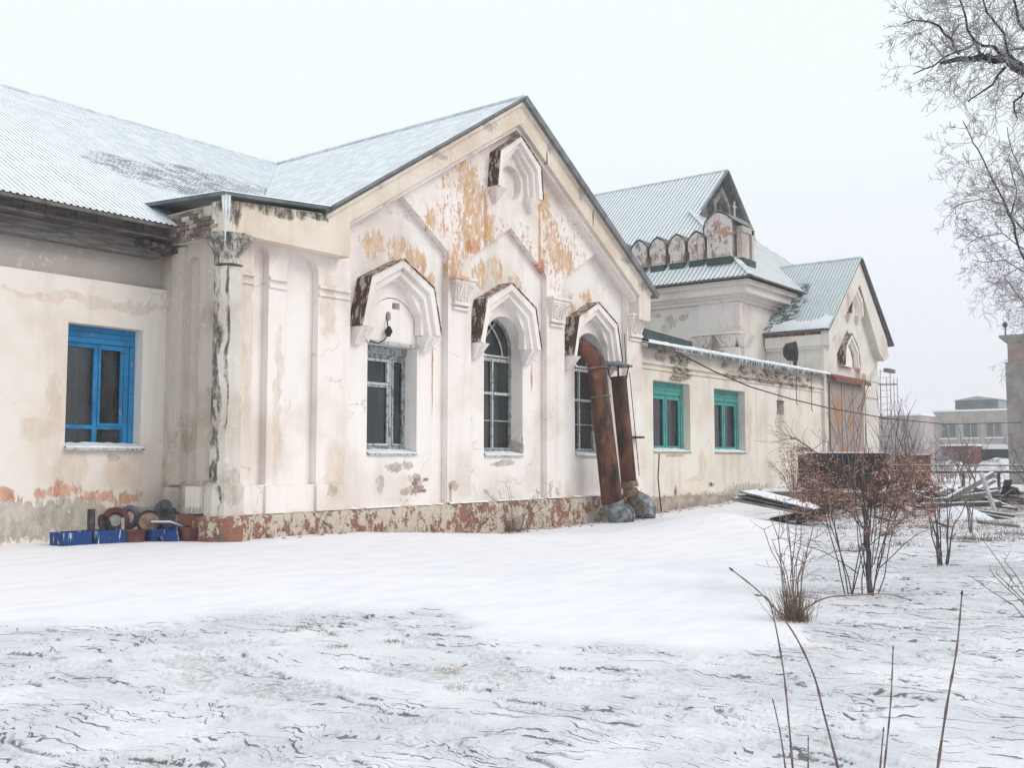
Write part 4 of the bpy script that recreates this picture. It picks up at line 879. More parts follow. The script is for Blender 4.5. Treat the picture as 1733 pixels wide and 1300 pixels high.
mb = MB(); mb.box(37.9, 38.6, 17.55, 17.78, 9.45, 10.9); mb.box(38.75, 38.95, 17.50, 17.72, 9.5, 10.9); mb.box(37.85, 39.05, 17.5, 17.78, 10.7, 10.95); part(mb, 'dormer_pier', M['kok'])
MB().box(37.85, 39.05, 17.47, 17.8, 9.35, 9.62).build('dormer_skirt', M['flash_dark'], bld)
mesh_obj('dormer_cap', [(37.6, 17.45, 10.98), (39.15, 17.45, 10.98), (39.15, 18.43, 11.62), (37.6, 18.43, 11.62)], [(0, 1, 2, 3)], M['rake_metal'], bld)
mesh_obj('dormer_snow', [(37.5, 18.42, 11.64), (39.15, 18.42, 11.64), (39.15, 19.1, 11.1), (37.5, 19.1, 11.1)], [(0, 1, 2, 3)], M['snow'], bld)
# --- far gabled wing
gx = 44.24
mb = MB(); bayF = [(42.15, 4.95), (44.9, 4.95), (44.9, 5.9), (43.45, 7.05), (42.15, 5.9)]
mb.plate([(40.6, -.4), (47.3, -.4), (47.3, 6.6), (gx, 10.05), (40.6, 6.8)], [rect(41.0, 45.12, -.2, 4.85), bayF], D, D+.17); part(mb, 'far_gable_wall', M['far_gable'])
mb = MB(); mb.plate([(40.7, -.4), (47.2, -.4), (47.2, 6.6), (gx, 10.0), (40.7, 6.7)], [], D+.172, D+.6); part(mb, 'far_bay_wall', M['far_gable'])
MB().box(40.62, 41.1, D+.18, 18.0, 3.5, 6.55).build('far_side_wall', M['far_gable'], bld)
MB().box(40.30, 40.62, D-.05, 17.7, 6.10, 6.55).build('side_cornice', M['far_gable'], bld)
MB().box(40.42, 40.62, D-.02, 17.7, 5.98, 6.10).build('side_cornice', M['far_gable'], bld)
mb = MB(); mb.plate([(40.35, 6.70), (gx, 10.15), (47.75, 6.95), (48.0, 6.2), (47.3, 5.95), (46.7, 6.25), (gx, 9.1), (40.9, 6.3), (40.35, 6.1)], [], CY, D+.003); part(mb, 'far_gable_cornice', M['far_gable'])
mb = MB(); mb.box(45.15, 47.3, D-.14, D, 4.95, 5.25); mb.box(45.3, 47.1, D-.09, D, 4.35, 4.95); mb.box(45.2, 47.2, D-.12, D, 4.2, 4.35); mb.box(45.45, 46.9, D-.05, D, 0, 4.2); part(mb, 'far_pilaster', M['far_gable'])
ho = hood(43.35, .92, 5.42, 6.25, 6.85, .85, 15.05, D+.17, False); ho2 = hood(44.05, .78, 7.75, 8.45, 9.0, .9, 15.0, D, False, False)
for s_ in (-1, 1):
    c = 44.0+s_*.55; mesh_obj('corbel', [(c-.2, 15.05, 7.75), (c+.2, 15.05, 7.75), (c+.2, D, 7.75), (c-.2, D, 7.75), (c, 15.22, 7.35), (c, D, 7.35)], [(3, 2, 1, 0), (0, 1, 4), (1, 2, 5, 4), (2, 3, 5), (3, 0, 4, 5)], M['far_gable'], bld)
mb = MB().box(41.02, 45.1, D-.06, D+.06, .2, 4.62); part(mb, 'rusty_shutter', M['rust_sheet'])
for k in range(3): MB().box(41.0+k*1.37, 41.0+k*1.37+.025, D-.075, D-.06, .2, 4.62).build('shutter_seam', M['rust_strip'], bld)
mb = MB(); mb.add([(40.9, D-.4, 4.66), (45.2, D-.4, 4.66), (45.2, D, 4.80), (40.9, D, 4.80), (40.9, D-.4, 4.80), (45.2, D-.4, 4.80), (45.2, D, 5.0), (40.9, D, 5.0)], [(3, 2, 1, 0), (4, 5, 6, 7), (0, 1, 5, 4), (1, 2, 6, 5), (3, 0, 4, 7)]); part(mb, 'shutter_canopy', M['rust_strip'])
for k in range(9):
    MB().box(40.36, 40.56, 15.1+k*.32, 15.1+k*.32+.26, 6.56+rr.uniform(-.01, .01), 6.66).build('brick', M['red_brick'] if k % 3 else M['brick'], bld)
zFl = lambda x, y: 6.74+.874*(x-40.2)
zFr = lambda x, y: 6.74+.874*(48.28-x)
roof_plane('fl', [(40.2, 14.86), (44.24, 14.86), (44.24, 18.63), (42.46, 16.74), (42.46, 17.85), (40.2, 17.85)], zFl, 'y', M['roof_deck'], [M['roof_snow_f'], M['roof_rib_green']], .15, .03, 1.05, 'sheet roof of the far gable, bare and green near the pavilion')
roof_plane('fr', [(44.24, 14.86), (48.25, 14.86), (48.25, 18.63), (44.24, 18.63)], zFr, 'y', M['roof_deck'], [M['roof_snow_f'], M['roof_rib_green']], .3, .03, 2.1, 'hidden slope of the far gable roof')
mb = MB(); mb.bar((gx, 14.85, 10.25), (48.3, 14.85, 6.74), .07, .13, (0, 1, 0)); part(mb, 'rake_flashing', M['flash'])
mb = MB(); mb.tube([(gx, 14.85, 10.30), (gx, 18.6, 10.30)], .05, 6); part(mb, 'ridge_cap', M['roof_rib'])
V = []; F = []; xs = np.linspace(14.88, 17.4, 14); rr = random.Random(44)
for y in xs: w = rr.uniform(.45, .8)*(1 if y < 16.8 else .7); V += [(40.18, float(y), 6.78), (40.22, float(y), 6.90), (40.2+w, float(y), zFl(40.2+w, 0)+.05)]
for i in range(len(xs)-1):
    for k in range(2): F.append((i*3+k, i*3+k+1, (i+1)*3+k+1, (i+1)*3+k))
mesh_obj('roof_snow', V, F, M['snow'], bld, smooth=True)

# ------------------------------------------------------------------ ducts leaning at the third window
dt = empty('ventilation_duct', (23.4, 14.8, -.2), 'rusty brown U shaped duct with galvanised elbows and rain cap at the third window', 'duct')
R1, R2 = .28, .22
mb = MB().tube([(23.23, 14.62, .30), (23.00, 14.93, 3.93)], [.285, .25], 20); part(mb, 'duct_pipe', M['duct'], dt, smooth=True)
mb = MB(); pts = [(23.02, 14.93, 3.93)]+[(23.02-.33*(1-math.cos(t)), 14.93+.75*(1-math.cos(t)), 3.93+.62*math.sin(t)) for t in [k*math.pi/2/5 for k in range(1, 6)]]; mb.tube(pts, R1*.88, 16); part(mb, 'bend', M['duct'], dt)
for z, r in ((3.93, R1), (3.15, R1+.005)):
    t = (z-.3)/3.63; mb = MB(); p = Vector((23.25, 14.62, .3)).lerp(Vector((23.02, 14.93, 3.93)), t); ax = Vector((-.23, .31, 3.63)).normalized(); mb.tube([p-ax*.02, p+ax*.02], r, 20); part(mb, 'joint_flange', M['galv'], dt)
p0 = Vector((23.25, 14.62, .32)); mb = MB(); mb.tube([p0, (23.30, 14.58, .10), (23.45, 14.56, -.04), (23.75, 14.58, -.10)], [R1+.02, R1+.03, R1+.03, R1+.02], 10); part(mb, 'elbow', M['galv'], dt)
mb = MB(); mb.torus((23.75, 14.58, -.08), (1, .1, -.1), R1+.03, .03, 16, 6); part(mb, 'joint_flange', M['galv'], dt)
mb = MB().tube([(24.64, 14.95, .82), (24.20, 14.99, 3.78)], R2, 18); part(mb, 'duct_pipe', M['duct'], dt, smooth=True)
mb = MB(); mb.tube([(24.64, 14.95, .84), (24.66, 14.92, .66)], [R2+.02, R2+.03], 16); mb.tube([(24.66, 14.92, .64), (24.68, 14.9, .42)], [R2-.02, R2+.01], 16); part(mb, 'joint_flange', M['straw'], dt)
mb = MB(); mb.tube([(24.68, 14.84, .42), (24.90, 14.74, .25), (25.0, 14.62, .02), (24.85, 14.55, -.2)], [R1-.05, R1+.02, R1+.03, R1], 12); part(mb, 'elbow', M['galv'], dt)
mb = MB(); r_ = random.Random(3)
for k in range(160):
    p = Vector((24.35+r_.gauss(0, .2), 14.55+r_.gauss(0, .12), r_.uniform(-.15, .45))); q = p+Vector((r_.gauss(0, .12), r_.gauss(0, .1), r_.gauss(0, .12))); mb.tube([p, q], .006, 3, cap=False)
part(mb, 'straw_wadding', M['straw'], dt)['kind'] = 'stuff'
mb = MB(); t = Vector((24.0, 14.99, 3.78))
b_ = len(mb.V); lathe(mb, [(.02, 4.22), (.44, 4.06), (.42, 4.04), (.02, 4.12)], (24.16, 14.99), 18); part(mb, 'rain_cap', M['galv'], dt)
for k in range(4):
    a = k*math.pi/2+.6; part(MB().bar((24.20+R2*math.cos(a), 14.99+R2*math.sin(a), 3.7), (24.17+.3*math.cos(a), 14.99+.3*math.sin(a), 4.06), .025), 'cap_strut', M['black'], dt)
part(MB().tube([(24.48, 14.8, 3.9), (24.90, 14.76, 1.0)], .012, 5), 'stay_rod', M['black'], dt)
part(MB().tube([(24.55, 15.0, 5.0), (24.46, 14.9, 4.05)], .012, 5), 'stay_rod', M['black'], dt)
wp = MB().box(25.25, 25.62, 15.0, 15.28, 2.06, 2.12).build('wall_bracket', M['black']); tag(wp, 'small black iron bracket on the corner of the near gable', 'bracket')
o = MB().tube([(26.92, 15.26, 1.62), (26.9, 15.3, .9), (26.93, 15.26, .3), (26.92, 15.2, -.15)], .022, 6).build('downpipe_cable', M['black']); tag(o, 'thin black cable running down below the nearer teal window', 'cable')

# ------------------------------------------------------------------ floodlight on the annex roof
fl = empty('floodlight', (38.2, 15.6, 5.1), 'round black floodlight on a wire stand on the annex roof edge', 'floodlight')
def yax(mb, prof, c, ax, n=18, i=0):
    c = Vector(c); ax = Vector(ax).normalized(); mb.tube([c+ax*d for _, d in prof], [r for r, _ in prof], n, i)
ax = Vector((.45, -.75, .05))
mb = MB(); yax(mb, [(.18, -.42), (.34, -.30), (.37, -.05), (.40, .0), (.40, .08)], (38.2, 15.55, 5.68), ax); part(mb, 'lamp_housing', M['black'], fl)
mb = MB(); yax(mb, [(.36, .081), (.35, .10)], (38.2, 15.55, 5.68), ax); part(mb, 'lens', M['lens'], fl)
mb = MB(); mb.tube([(37.75, 15.5, 5.75), (37.78, 15.45, 5.4), (38.15, 15.5, 5.22)], .03, 5); mb.tube([(38.62, 15.7, 5.72), (38.6, 15.6, 5.35), (38.15, 15.5, 5.22)], .03, 5); mb.tube([(38.15, 15.5, 5.25), (38.15, 15.5, 4.98)], .07, 6); part(mb, 'mounting_yoke', M['black'], fl)
mb = MB(); mb.tube([(37.6, 15.5, 4.98), (37.65, 15.5, 5.3), (37.85, 15.5, 5.35), (38.0, 15.5, 5.05)], .014, 4); mb.box(37.6, 38.6, 15.4, 15.6, 4.95, 5.02); part(mb, 'stand', M['black'], fl)

# overhead cable
cb = [(27.6, 15.03, 4.76), (29.75, 14.85, 4.3), (32.18, 14.68, 3.91), (35.21, 14.47, 3.62), (38.15, 14.26, 3.42), (43.91, 13.86, 3.18), (51.11, 13.35, 3.11), (64.08, 12.45, 3.53), (70, 12, 3.8)]
o = MB().tube(cb, .022, 6).build('overhead_cable', M['black']); tag(o, 'long black overhead cable sagging from the annex eave across the yard', 'cable')
o = MB().tube([(70, 12, -.2), (70, 12, 4.1)], .1, 8).build('cable_pole', M['timber']); tag(o, 'wooden pole far right that carries the cable end', 'pole')
# vines hanging off the annex eave
for x, l in ((37.0, 1.3), (38.5, 1.5)):
    o = MB().tube([(x, 15.0, 4.9), (x+.05, 15.02, 4.9-l*.5), (x+.0, 15.02, 4.9-l), (x+.08, 15.0, 4.8-l)], .016, 4).build('hanging_cable', M['reed']); tag(o, 'thin loose cable dangling from the annex eave, %s' % ('nearer the vent hole' if x < 38 else 'nearer the rusty shutter'), 'cable', 'cables dangling from the annex eave')
# caged ladder beyond the far gable
ld = empty('caged_ladder', (47.7, 15.0, 0), 'steel ladder with safety hoops on the outer side of the far gable', 'ladder')
for yy in (14.75, 15.2): part(MB().tube([(47.45, yy, .2), (47.45, yy, 5.6)], .016, 5), 'rail', M['slate'], ld)
for k in range(18): part(MB().tube([(47.45, 14.75, .4+k*.3), (47.45, 15.2, .4+k*.3)], .009, 4), 'rung', M['slate'], ld)
for z in (3.3, 4.9): mb = MB(); mb.torus((47.75, 14.97, z), (0, 0, 1), .42, .018, 18, 5); part(mb, 'hoop', M['slate'], ld)
for a in range(4): t = a*.8-1.2; part(MB().tube([(47.75+.42*math.cos(t), 14.97+.42*math.sin(t), 3.0), (47.75+.42*math.cos(t), 14.97+.42*math.sin(t), 5.2)], .014, 4), 'cage_bar', M['slate'], ld)
part(MB().box(47.3, 48.4, 14.8, 15.0, 5.45, 5.62), 'top_plate', M['slate'], ld)

# ------------------------------------------------------------------ tubs and discs along the left wall
def tub(x0, x1, y0, y1, z0, z1, tap, mat, name, lab, cat, fill='dark_wood', rim=True):
    mb = MB(); V = []
    for z, s in ((z0, tap), (z1, 0)): V += [(x0+s, y0+s, z), (x1-s, y0+s, z), (x1-s, y1-s, z), (x0+s, y1-s, z)]
    e = empty(name, ((x0+x1)/2, (y0+y1)/2, z0), lab, cat)
    mb.add(V, [(3, 2, 1, 0), (0, 1, 5, 4), (1, 2, 6, 5), (2, 3, 7, 6), (3, 0, 4, 7)]); mb.build('tub_body', mat, e)
    r = MB(); r.plate([(0, 0)]*0 or [(x0, y0), (x1, y0), (x1, y1), (x0, y1)], [[(x0+.03, y0+.03), (x1-.03, y0+.03), (x1-.03, y1-.03), (x0+.03, y1-.03)]], 0, .03)
    r.V = [(v[0], v[2], z1-.001+(v[1])) for v in r.V]; r.build('rim', mat, e)
    MB().box(x0+.03, x1-.03, y0+.03, y1-.03, z1-.09, z1-.05).build('filling', M[fill], e); return e
def bucket(c, r0, r1, z0, z1, mat, lab, lean=(0, 0)):
    e = empty('bucket', (c[0], c[1], z0), lab, 'bucket')
    mb = MB(); mb.tube([(c[0], c[1], z0), (c[0]+lean[0], c[1]+lean[1], z1)], [r0, r1], 20, cap=False); mb.tube([(c[0]+lean[0], c[1]+lean[1], z1-.002), (c[0]+lean[0]*.4, c[1]+lean[1]*.4, z0+.05)], [r1-.015, r0-.01], 20, cap=False); mb.tube([(c[0], c[1], z0+.04), (c[0], c[1], z0+.05)], [r0, r0], 20); mb.build('bucket_body', mat, e)
    mb = MB(); mb.torus((c[0]+lean[0], c[1]+lean[1], z1), (lean[0], lean[1], z1-z0), r1, .015, 20, 6); mb.build('rim', mat, e); return e
tub(8.72, 9.22, 16.05, 16.5, -.1, .235, .01, M['royal'], 'blue_tub', 'leftmost blue box streaked with white paint by the wall', 'tub')
tub(9.27, 9.82, 16.0, 16.5, -.1, .24, .01, M['royal'], 'blue_tub', 'blue box with white rim right beside the first one, black ring on it', 'tub', 'snow')
bucket((10.0, 16.05), .14, .19, -.1, .24, M['maroon'], 'small maroon bucket between the blue tubs')
tub(10.22, 10.66, 15.85, 16.3, -.1, .22, .02, M['royal'], 'blue_tub', 'blue tub with a snowy board lying over it', 'tub')
bucket((10.86, 15.62), .17, .27, -.12, .26, M['maroon'], 'large maroon bucket nearest the corner column', (.03, 0))
bucket((10.62, 15.75), .14, .17, -.12, .22, M['royal'], 'dark blue bucket leaning against the large maroon bucket', (-.16, .02))
def disc(c, ax, Ro, ri, mat, name, lab, cat, hub=None, sq=1.):
    e = empty(name, c, lab, cat); mb = MB(); mb.torus(c, ax, (Ro+ri)/2, (Ro-ri)/2, 26, 8, squash=sq); mb.build('ring', mat, e, True)
    if hub is not None:
        mb = MB(); a = Vector(ax).normalized(); mb.tube([Vector(c)+a*.01, Vector(c)-a*.02], (Ro+ri)/2*.96, 22); mb.build('hub', hub, e)
fw = (-.5, -.8, .25)
disc((9.62, 16.35, .34), (.5, -.7, .3), .20, .12, M['rubber'], 'worn_tyre', 'black rubber ring leaning on the second blue box', 'tyre')
disc((9.90, 16.5, .40), fw, .24, .10, M['maroon'], 'wheel_disc', 'maroon round disc with a pale hub behind the maroon bucket', 'disc', M['inner_white'])
disc((10.20, 16.55, .44), (-.85, -.4, .1), .22, .1, M['grey_rubber'], 'worn_tyre', 'grey narrow tyre standing edge on behind the tubs', 'tyre')
disc((10.38, 16.2, .36), (-.35, -.8, .4), .23, .17, M['rubber'], 'worn_tyre', 'black tyre with a muddy middle behind the third blue tub', 'tyre', M['straw'])
disc((10.92, 16.55, .46), (-.7, -.7, .1), .22, .04, M['grey_rubber'], 'wheel_disc', 'dark grey solid disc closest to the corner, standing upright', 'disc', M['grey_rubber'], 1.25)
o = MB().bar((9.40, 16.4, -.05), (9.42, 16.45, .62), .09, .10).build('wooden_post', M['dark_wood']); tag(o, 'short dark rotten post standing behind the second blue box', 'post')
o = MB().bar((9.78, 16.05, .18), (9.86, 16.2, .46), .05, .03).build('metal_strip', M['galv']); tag(o, 'bent pale metal strip standing in the second blue box', 'strip')
o = MB().add([(10.35, 16.1, .36), (10.55, 15.8, .36), (10.98, 15.95, .22), (10.78, 16.2, .24), (10.35, 16.1, .39), (10.55, 15.8, .39), (10.98, 15.95, .25), (10.78, 16.2, .27)], [(3, 2, 1, 0), (4, 5, 6, 7), (0, 1, 5, 4), (1, 2, 6, 5), (2, 3, 7, 6), (3, 0, 4, 7)]).build('board', M['snow']); tag(o, 'snow covered board lying across the third blue tub', 'board')

# ------------------------------------------------------------------ twigs and plants
def seg_mesh(name, segs, mat, parent=None, n=3):
    """many thin tapered sticks as one mesh (segs: p0, p1, r0, r1)"""
    A = np.array([[*p0, *p1, r0, r1] for p0, p1, r0, r1 in segs]); k = len(A); p0, p1 = A[:, :3], A[:, 3:6]
    d = p1-p0; d /= np.maximum(np.linalg.norm(d, axis=1, keepdims=True), 1e-9)
    ref = np.where(np.abs(d[:, 2:3]) < .9, np.array([[0, 0, 1.]]), np.array([[1., 0, 0]])); x = np.cross(d, ref); x /= np.linalg.norm(x, axis=1, keepdims=True); y = np.cross(d, x)
    V = np.zeros((k, 2, n, 3))
    for j in range(n):
        a = 2*math.pi*j/n; o = x*math.cos(a)+y*math.sin(a); V[:, 0, j] = p0+o*A[:, 6:7]; V[:, 1, j] = p1+o*A[:, 7:8]
    b = (np.arange(k)*2*n)[:, None]; F = []
    for j in range(n): F.append(np.concatenate([b+j, b+(j+1) % n, b+n+(j+1) % n, b+n+j], 1))
    F = np.stack(F, 1).reshape(-1, 4); V = V.reshape(-1, 3)
    if parent is not None: V = V-np.array(parent.location)
    me = bpy.data.meshes.new(name); me.vertices.add(len(V)); me.vertices.foreach_set('co', V.ravel()); me.loops.add(F.size); me.loops.foreach_set('vertex_index', F.ravel().astype(np.int32))
    me.polygons.add(len(F)); me.polygons.foreach_set('loop_start', np.arange(0, F.size, 4, dtype=np.int32)); me.polygons.foreach_set('loop_total', np.full(len(F), 4, np.int32))
    me.materials.append(mat); me.update(calc_edges=True); me.polygons.foreach_set('use_smooth', [True]*len(F))
    o = bpy.data.objects.new(name, me); col.objects.link(o); o.parent = parent; return o
def rvec(r): return Vector((r.gauss(0, 1), r.gauss(0, 1), r.gauss(0, 1))).normalized()
def grow(segs, p, d, L, rad, depth, r, kids=(4, 6), wob=.25, up=.05, shrink=.55, steps=5, spread=.8, tips=None, minr=.003, flat=0.):
    st = L/steps; cur = Vector(p); d = Vector(d).normalized(); R0 = rad; pts = [(cur.copy(), d.copy(), rad)]
    for k in range(steps):
        d = (d+rvec(r)*wob*.5+Vector((0, 0, up))).normalized(); nx = cur+d*st; R1 = max(minr, rad*(1-.75*(k+1)/steps))
        segs.append((cur, nx, R0, R1)); cur = nx; R0 = R1; pts.append((cur.copy(), d.copy(), R1))
    if tips is not None and depth <= 1: tips.append(cur.copy())
    if depth > 0:
        nk = r.randint(*kids)
        for i in range(nk):
            j = r.randint(1, steps); q, dd, rr_ = pts[j]; side = rvec(r); side = (side-dd*side.dot(dd)).normalized(); side.y *= (1-flat)
            grow(segs, q, (dd*(1-.3*spread)+side*spread).normalized(), L*shrink*r.uniform(.7, 1.15), max(minr, rr_*.7), depth-1, r, kids, wob, up, shrink, max(3, steps-1), spread, tips, minr, flat)
def limb(segs, tw, pts, r0, r1, r, every=.25, L=.9, depth=2, up=.03, tr=.008, kids=(3, 4), minr=.0026, wob=.35):
    pts = [Vector(p) for p in pts]; fine = []
    for a, b in zip(pts, pts[1:]):
        n = max(2, int((b-a).length/.18))
        for k in range(n): fine.append(a.lerp(b, k/n)+rvec(r)*(.015+min(.03, r0*.5)))
    fine.append(pts[-1]); n = len(fine)
    for k in range(n-1): segs.append((fine[k], fine[k+1], r0+(r1-r0)*k/n, r0+(r1-r0)*(k+1)/n))
    tot = sum((b-a).length for a, b in zip(pts, pts[1:])); m = int(tot/every)
    for i in range(m):
        k = min(n-2, int((i+r.random())/m*(n-1))); dd = (fine[k+1]-fine[k]).normalized(); side = rvec(r); side = (side-dd*side.dot(dd)).normalized()
        t = k/n; grow(tw, fine[k], (dd*.5+side).normalized(), L*r.uniform(.5, 1.2)*(1-.35*t), tr, depth, r, kids, wob, up, .58, 5, .75, None, minr)
    return fine
def tl(tw, *a, **k):
    q = []; LL.append(q); return limb(q, tw, *a, **k)
# near tree at top right
r = random.Random(11)
t1 = empty('frosty_tree', (15.0, 1.1, 0), 'nearest frosted bare tree, heavy dark limb reaching in at the top right', 'tree')
trunk = MB().tube([(15.0, 1.1, -.2), (14.95, 1.2, 2), (14.9, 1.35, 4), (14.75, 1.5, 5.6), (14.8, 1.5, 7.5), (14.7, 1.6, 9.5)], [.28, .24, .21, .18, .14, .08], 12).build('trunk', M['limb'], t1)
LL, Tw = [], []
def pl(lst, v, dv=0): return [sight(x, y, v+dv*i) for i, (x, y) in enumerate(lst)]
tl(Tw, [(14.75, 1.5, 5.6)]+pl([(1790, 150), (1733, 122), (1700, 100), (1660, 97), (1625, 103), (1592, 106)], 13), .125, .012, r, .09, .75, 3, -.03)
tl(Tw, pl([(1702, 98), (1685, 78), (1650, 72), (1618, 88), (1580, 110), (1545, 125)], 13, .05), .022, .006, r, .08, .55, 3, -.02)
tl(Tw, pl([(1620, 92), (1612, 65), (1590, 45), (1560, 32), (1528, 40)], 13, -.06), .020, .006, r, .08, .55, 3, .0)
tl(Tw, pl([(1660, 95), (1640, 50), (1630, 10), (1610, -30)], 13, .1), .018, .008, r, .09, .6, 3, .02)
tl(Tw, pl([(1715, 105), (1700, 60), (1672, 20), (1650, -30)], 13, -.1), .018, .008, r, .08, .7, 3, .02)
tl(Tw, pl([(1760, 80), (1725, 40), (1715, 0), (1700, -40)], 12.8), .02, .008, r, .08, .7, 3, .02)
tl(Tw, pl([(1790, 100), (1740, 82), (1700, 85)], 13.2), .018, .008, r, .08, .7, 3, .0)
tl([], pl([(1704, 112), (1680, 140), (1655, 162), (1638, 172)], 13, .03), .018, .006, r, .5, .2, 0)
tl(Tw, pl([(1760, 160), (1735, 155), (1715, 175), (1722, 200)], 13.3), .02, .006, r, .1, .5, 3, -.05)
tl(Tw, [(14.8, 1.5, 7.5), (14.3, 2.6, 9.0), (13.8, 3.0, 10)], .08, .02, r, .35, .9, 2, .0)
[seg_mesh('limb', q, M['limb'], t1, 6) for q in LL]; seg_mesh('crown', Tw, M['frost'], t1, 3); nt1 = len(Tw)
# second tree behind it
t2 = empty('frosty_tree', (27.6, 3.4, 0), 'second frosted bare tree farther back, rising along the right edge below the heavy limb', 'tree')
MB().tube([(27.6, 3.4, -.2), (27.4, 3.5, 2), (27.1, 3.8, 4), (26.8, 4.1, 6), (26.6, 4.2, 9)], [.24, .2, .17, .12, .06], 10).build('trunk', M['limb'], t2)
LL, Tw = [], []
kw = dict(L=1.1, depth=3, tr=.010, minr=.0042)
tl(Tw, pl([(1790, 560), (1733, 440), (1712, 370), (1682, 310), (1655, 255), (1630, 205)], 24, -.1), .04, .010, r, .14, up=.05, **kw)
tl(Tw, pl([(1740, 400), (1700, 345), (1665, 335), (1630, 345), (1608, 355)], 24, .1), .02, .007, r, .14, up=.03, **kw)
tl(Tw, pl([(1790, 520), (1735, 425), (1695, 395), (1655, 400), (1635, 415)], 24.3, .1), .02, .007, r, .14, up=.0, **kw)
tl(Tw, pl([(1800, 540), (1745, 470), (1700, 440), (1665, 445), (1645, 440)], 24.3, .1), .02, .007, r, .15, up=-.02, **kw)
tl(Tw, pl([(1790, 400), (1740, 320), (1715, 260), (1705, 215)], 23.8, .1), .024, .008, r, .14, up=.05, **kw)
tl(Tw, pl([(1712, 370), (1720, 320), (1708, 270)], 24.2, .1), .02, .01, r, .2, up=.05, **kw)
tl(Tw, pl([(1800, 640), (1760, 570), (1735, 520), (1700, 470)], 24.2, .1), .03, .01, r, .3, up=-.05, **kw)
[seg_mesh('limb', q, M['limb'], t2, 5) for q in LL]; seg_mesh('crown', Tw, M['frost'], t2, 3)

def leaf_cloud(name, pts, n, spread, size, mat, parent, r):
    V, F = [], []
    for c in pts:
        for k in range(r.randint(n//2, n)):
            p = Vector(c)+Vector((r.gauss(0, spread), r.gauss(0, spread), r.gauss(0, spread*.8))); a, b = rvec(r)*size*r.uniform(.6, 1.3), rvec(r)*size*.5; i = len(V)
            V += [p-a, p+b, p+a, p-b+rvec(r)*size*.2]; F.append((i, i+1, i+2, i+3))
    o = mesh_obj(name, V, F, mat, parent); o['kind'] = 'stuff'; return o
# main shrub with russet leaves
def stems_of(e, L_, mat, n=5, nm='stem'):
    for q in L_:
        if q: seg_mesh(nm, q, mat, e, n)
r = random.Random(5); B = (11.16, 3.75); z0 = zg(*B)
s1 = empty('leafy_shrub', (B[0], B[1], z0), 'large many stemmed shrub with clusters of russet dead leaves', 'shrub')
SL, Tw, tips = [], [], []
gl = Vector((B[0], B[1], z0-.03)); lat = RT
S = []; limb(S, [], [gl, gl+Vector((0, 0, .45)), gl+Vector((0, 0, .75))+lat*.0, gl+Vector((.02, 0, 1.1))-lat*.02, gl+Vector((.1, .1, 1.55))+lat*.03], .034, .010, r, 9); SL.append(S)
for k in range(21):
    a = r.uniform(-1, 1); h = r.uniform(.95, 1.75); w = a*(.55+.5*r.random())-.08; dpt = r.gauss(0, .25)
    if k < 11: p0 = gl+Vector((0, 0, r.uniform(.5, 1.1)))
    else: p0 = gl-lat*(.10+.16*r.random())+lat*max(a, 0)*.1+Vector((r.gauss(0, .04), r.gauss(0, .04), 0))
    mid = p0+lat*(w*.32)+FW*dpt*.4+Vector((0, 0, (h-(p0.z-z0))*.5)); end = gl+lat*w+FW*dpt+Vector((0, 0, h))
    S = []; f = limb(S, [], [p0, mid, end], .0075, .0028, r, 9); SL.append(S)
    for q in range(12):
        t = r.uniform(.5, 1); pp = f[min(len(f)-1, int(t*len(f)))]; sd = rvec(r)+lat*(.6 if a > 0 else -.6); sd.z = abs(sd.z)*.3
        grow(Tw, pp, sd, r.uniform(.15, .45), .004, 1, r, (2, 4), .5, .02, .6, 4, .8, tips, .0018)
leafpts = [p for p in tips if .68 < p.z < 1.62 and r.random() < .80]
for k in range(9):   # bare shoots
    a = r.uniform(-.6, 1.); p0 = gl+lat*(a*.15)+Vector((0, 0, r.uniform(0, .6)))
    S = []; limb(S, [], [p0, p0+lat*a*.35+Vector((0, 0, .8)), p0+lat*(a*.5+r.gauss(0, .12))+Vector((0, 0, r.uniform(1.3, 1.9)))], .0065, .0025, r, 9); SL.append(S)
for (a, b) in ((((.0, .5)), (-.55, .42)), ((.1, .3), (.7, .75)), ((-.1, .25), (-.9, .62))):
    S = []; limb(S, [], [gl+lat*a[0]+Vector((0, 0, a[1])), gl+lat*(a[0]+b[0])*.5+Vector((0, 0, (a[1]+b[1])*.5+.06)), gl+lat*b[0]+Vector((0, 0, b[1]))], .006, .0025, r, 9); SL.append(S)
stems_of(s1, SL, M['bark'], 6); seg_mesh('twigs', Tw, M['bark'], s1, 3)['kind'] = 'stuff'
leaf_cloud('dead_leaves', [p for p in leafpts if r.random() < .60], 20, .045, .017, M['leaf'], s1, r)
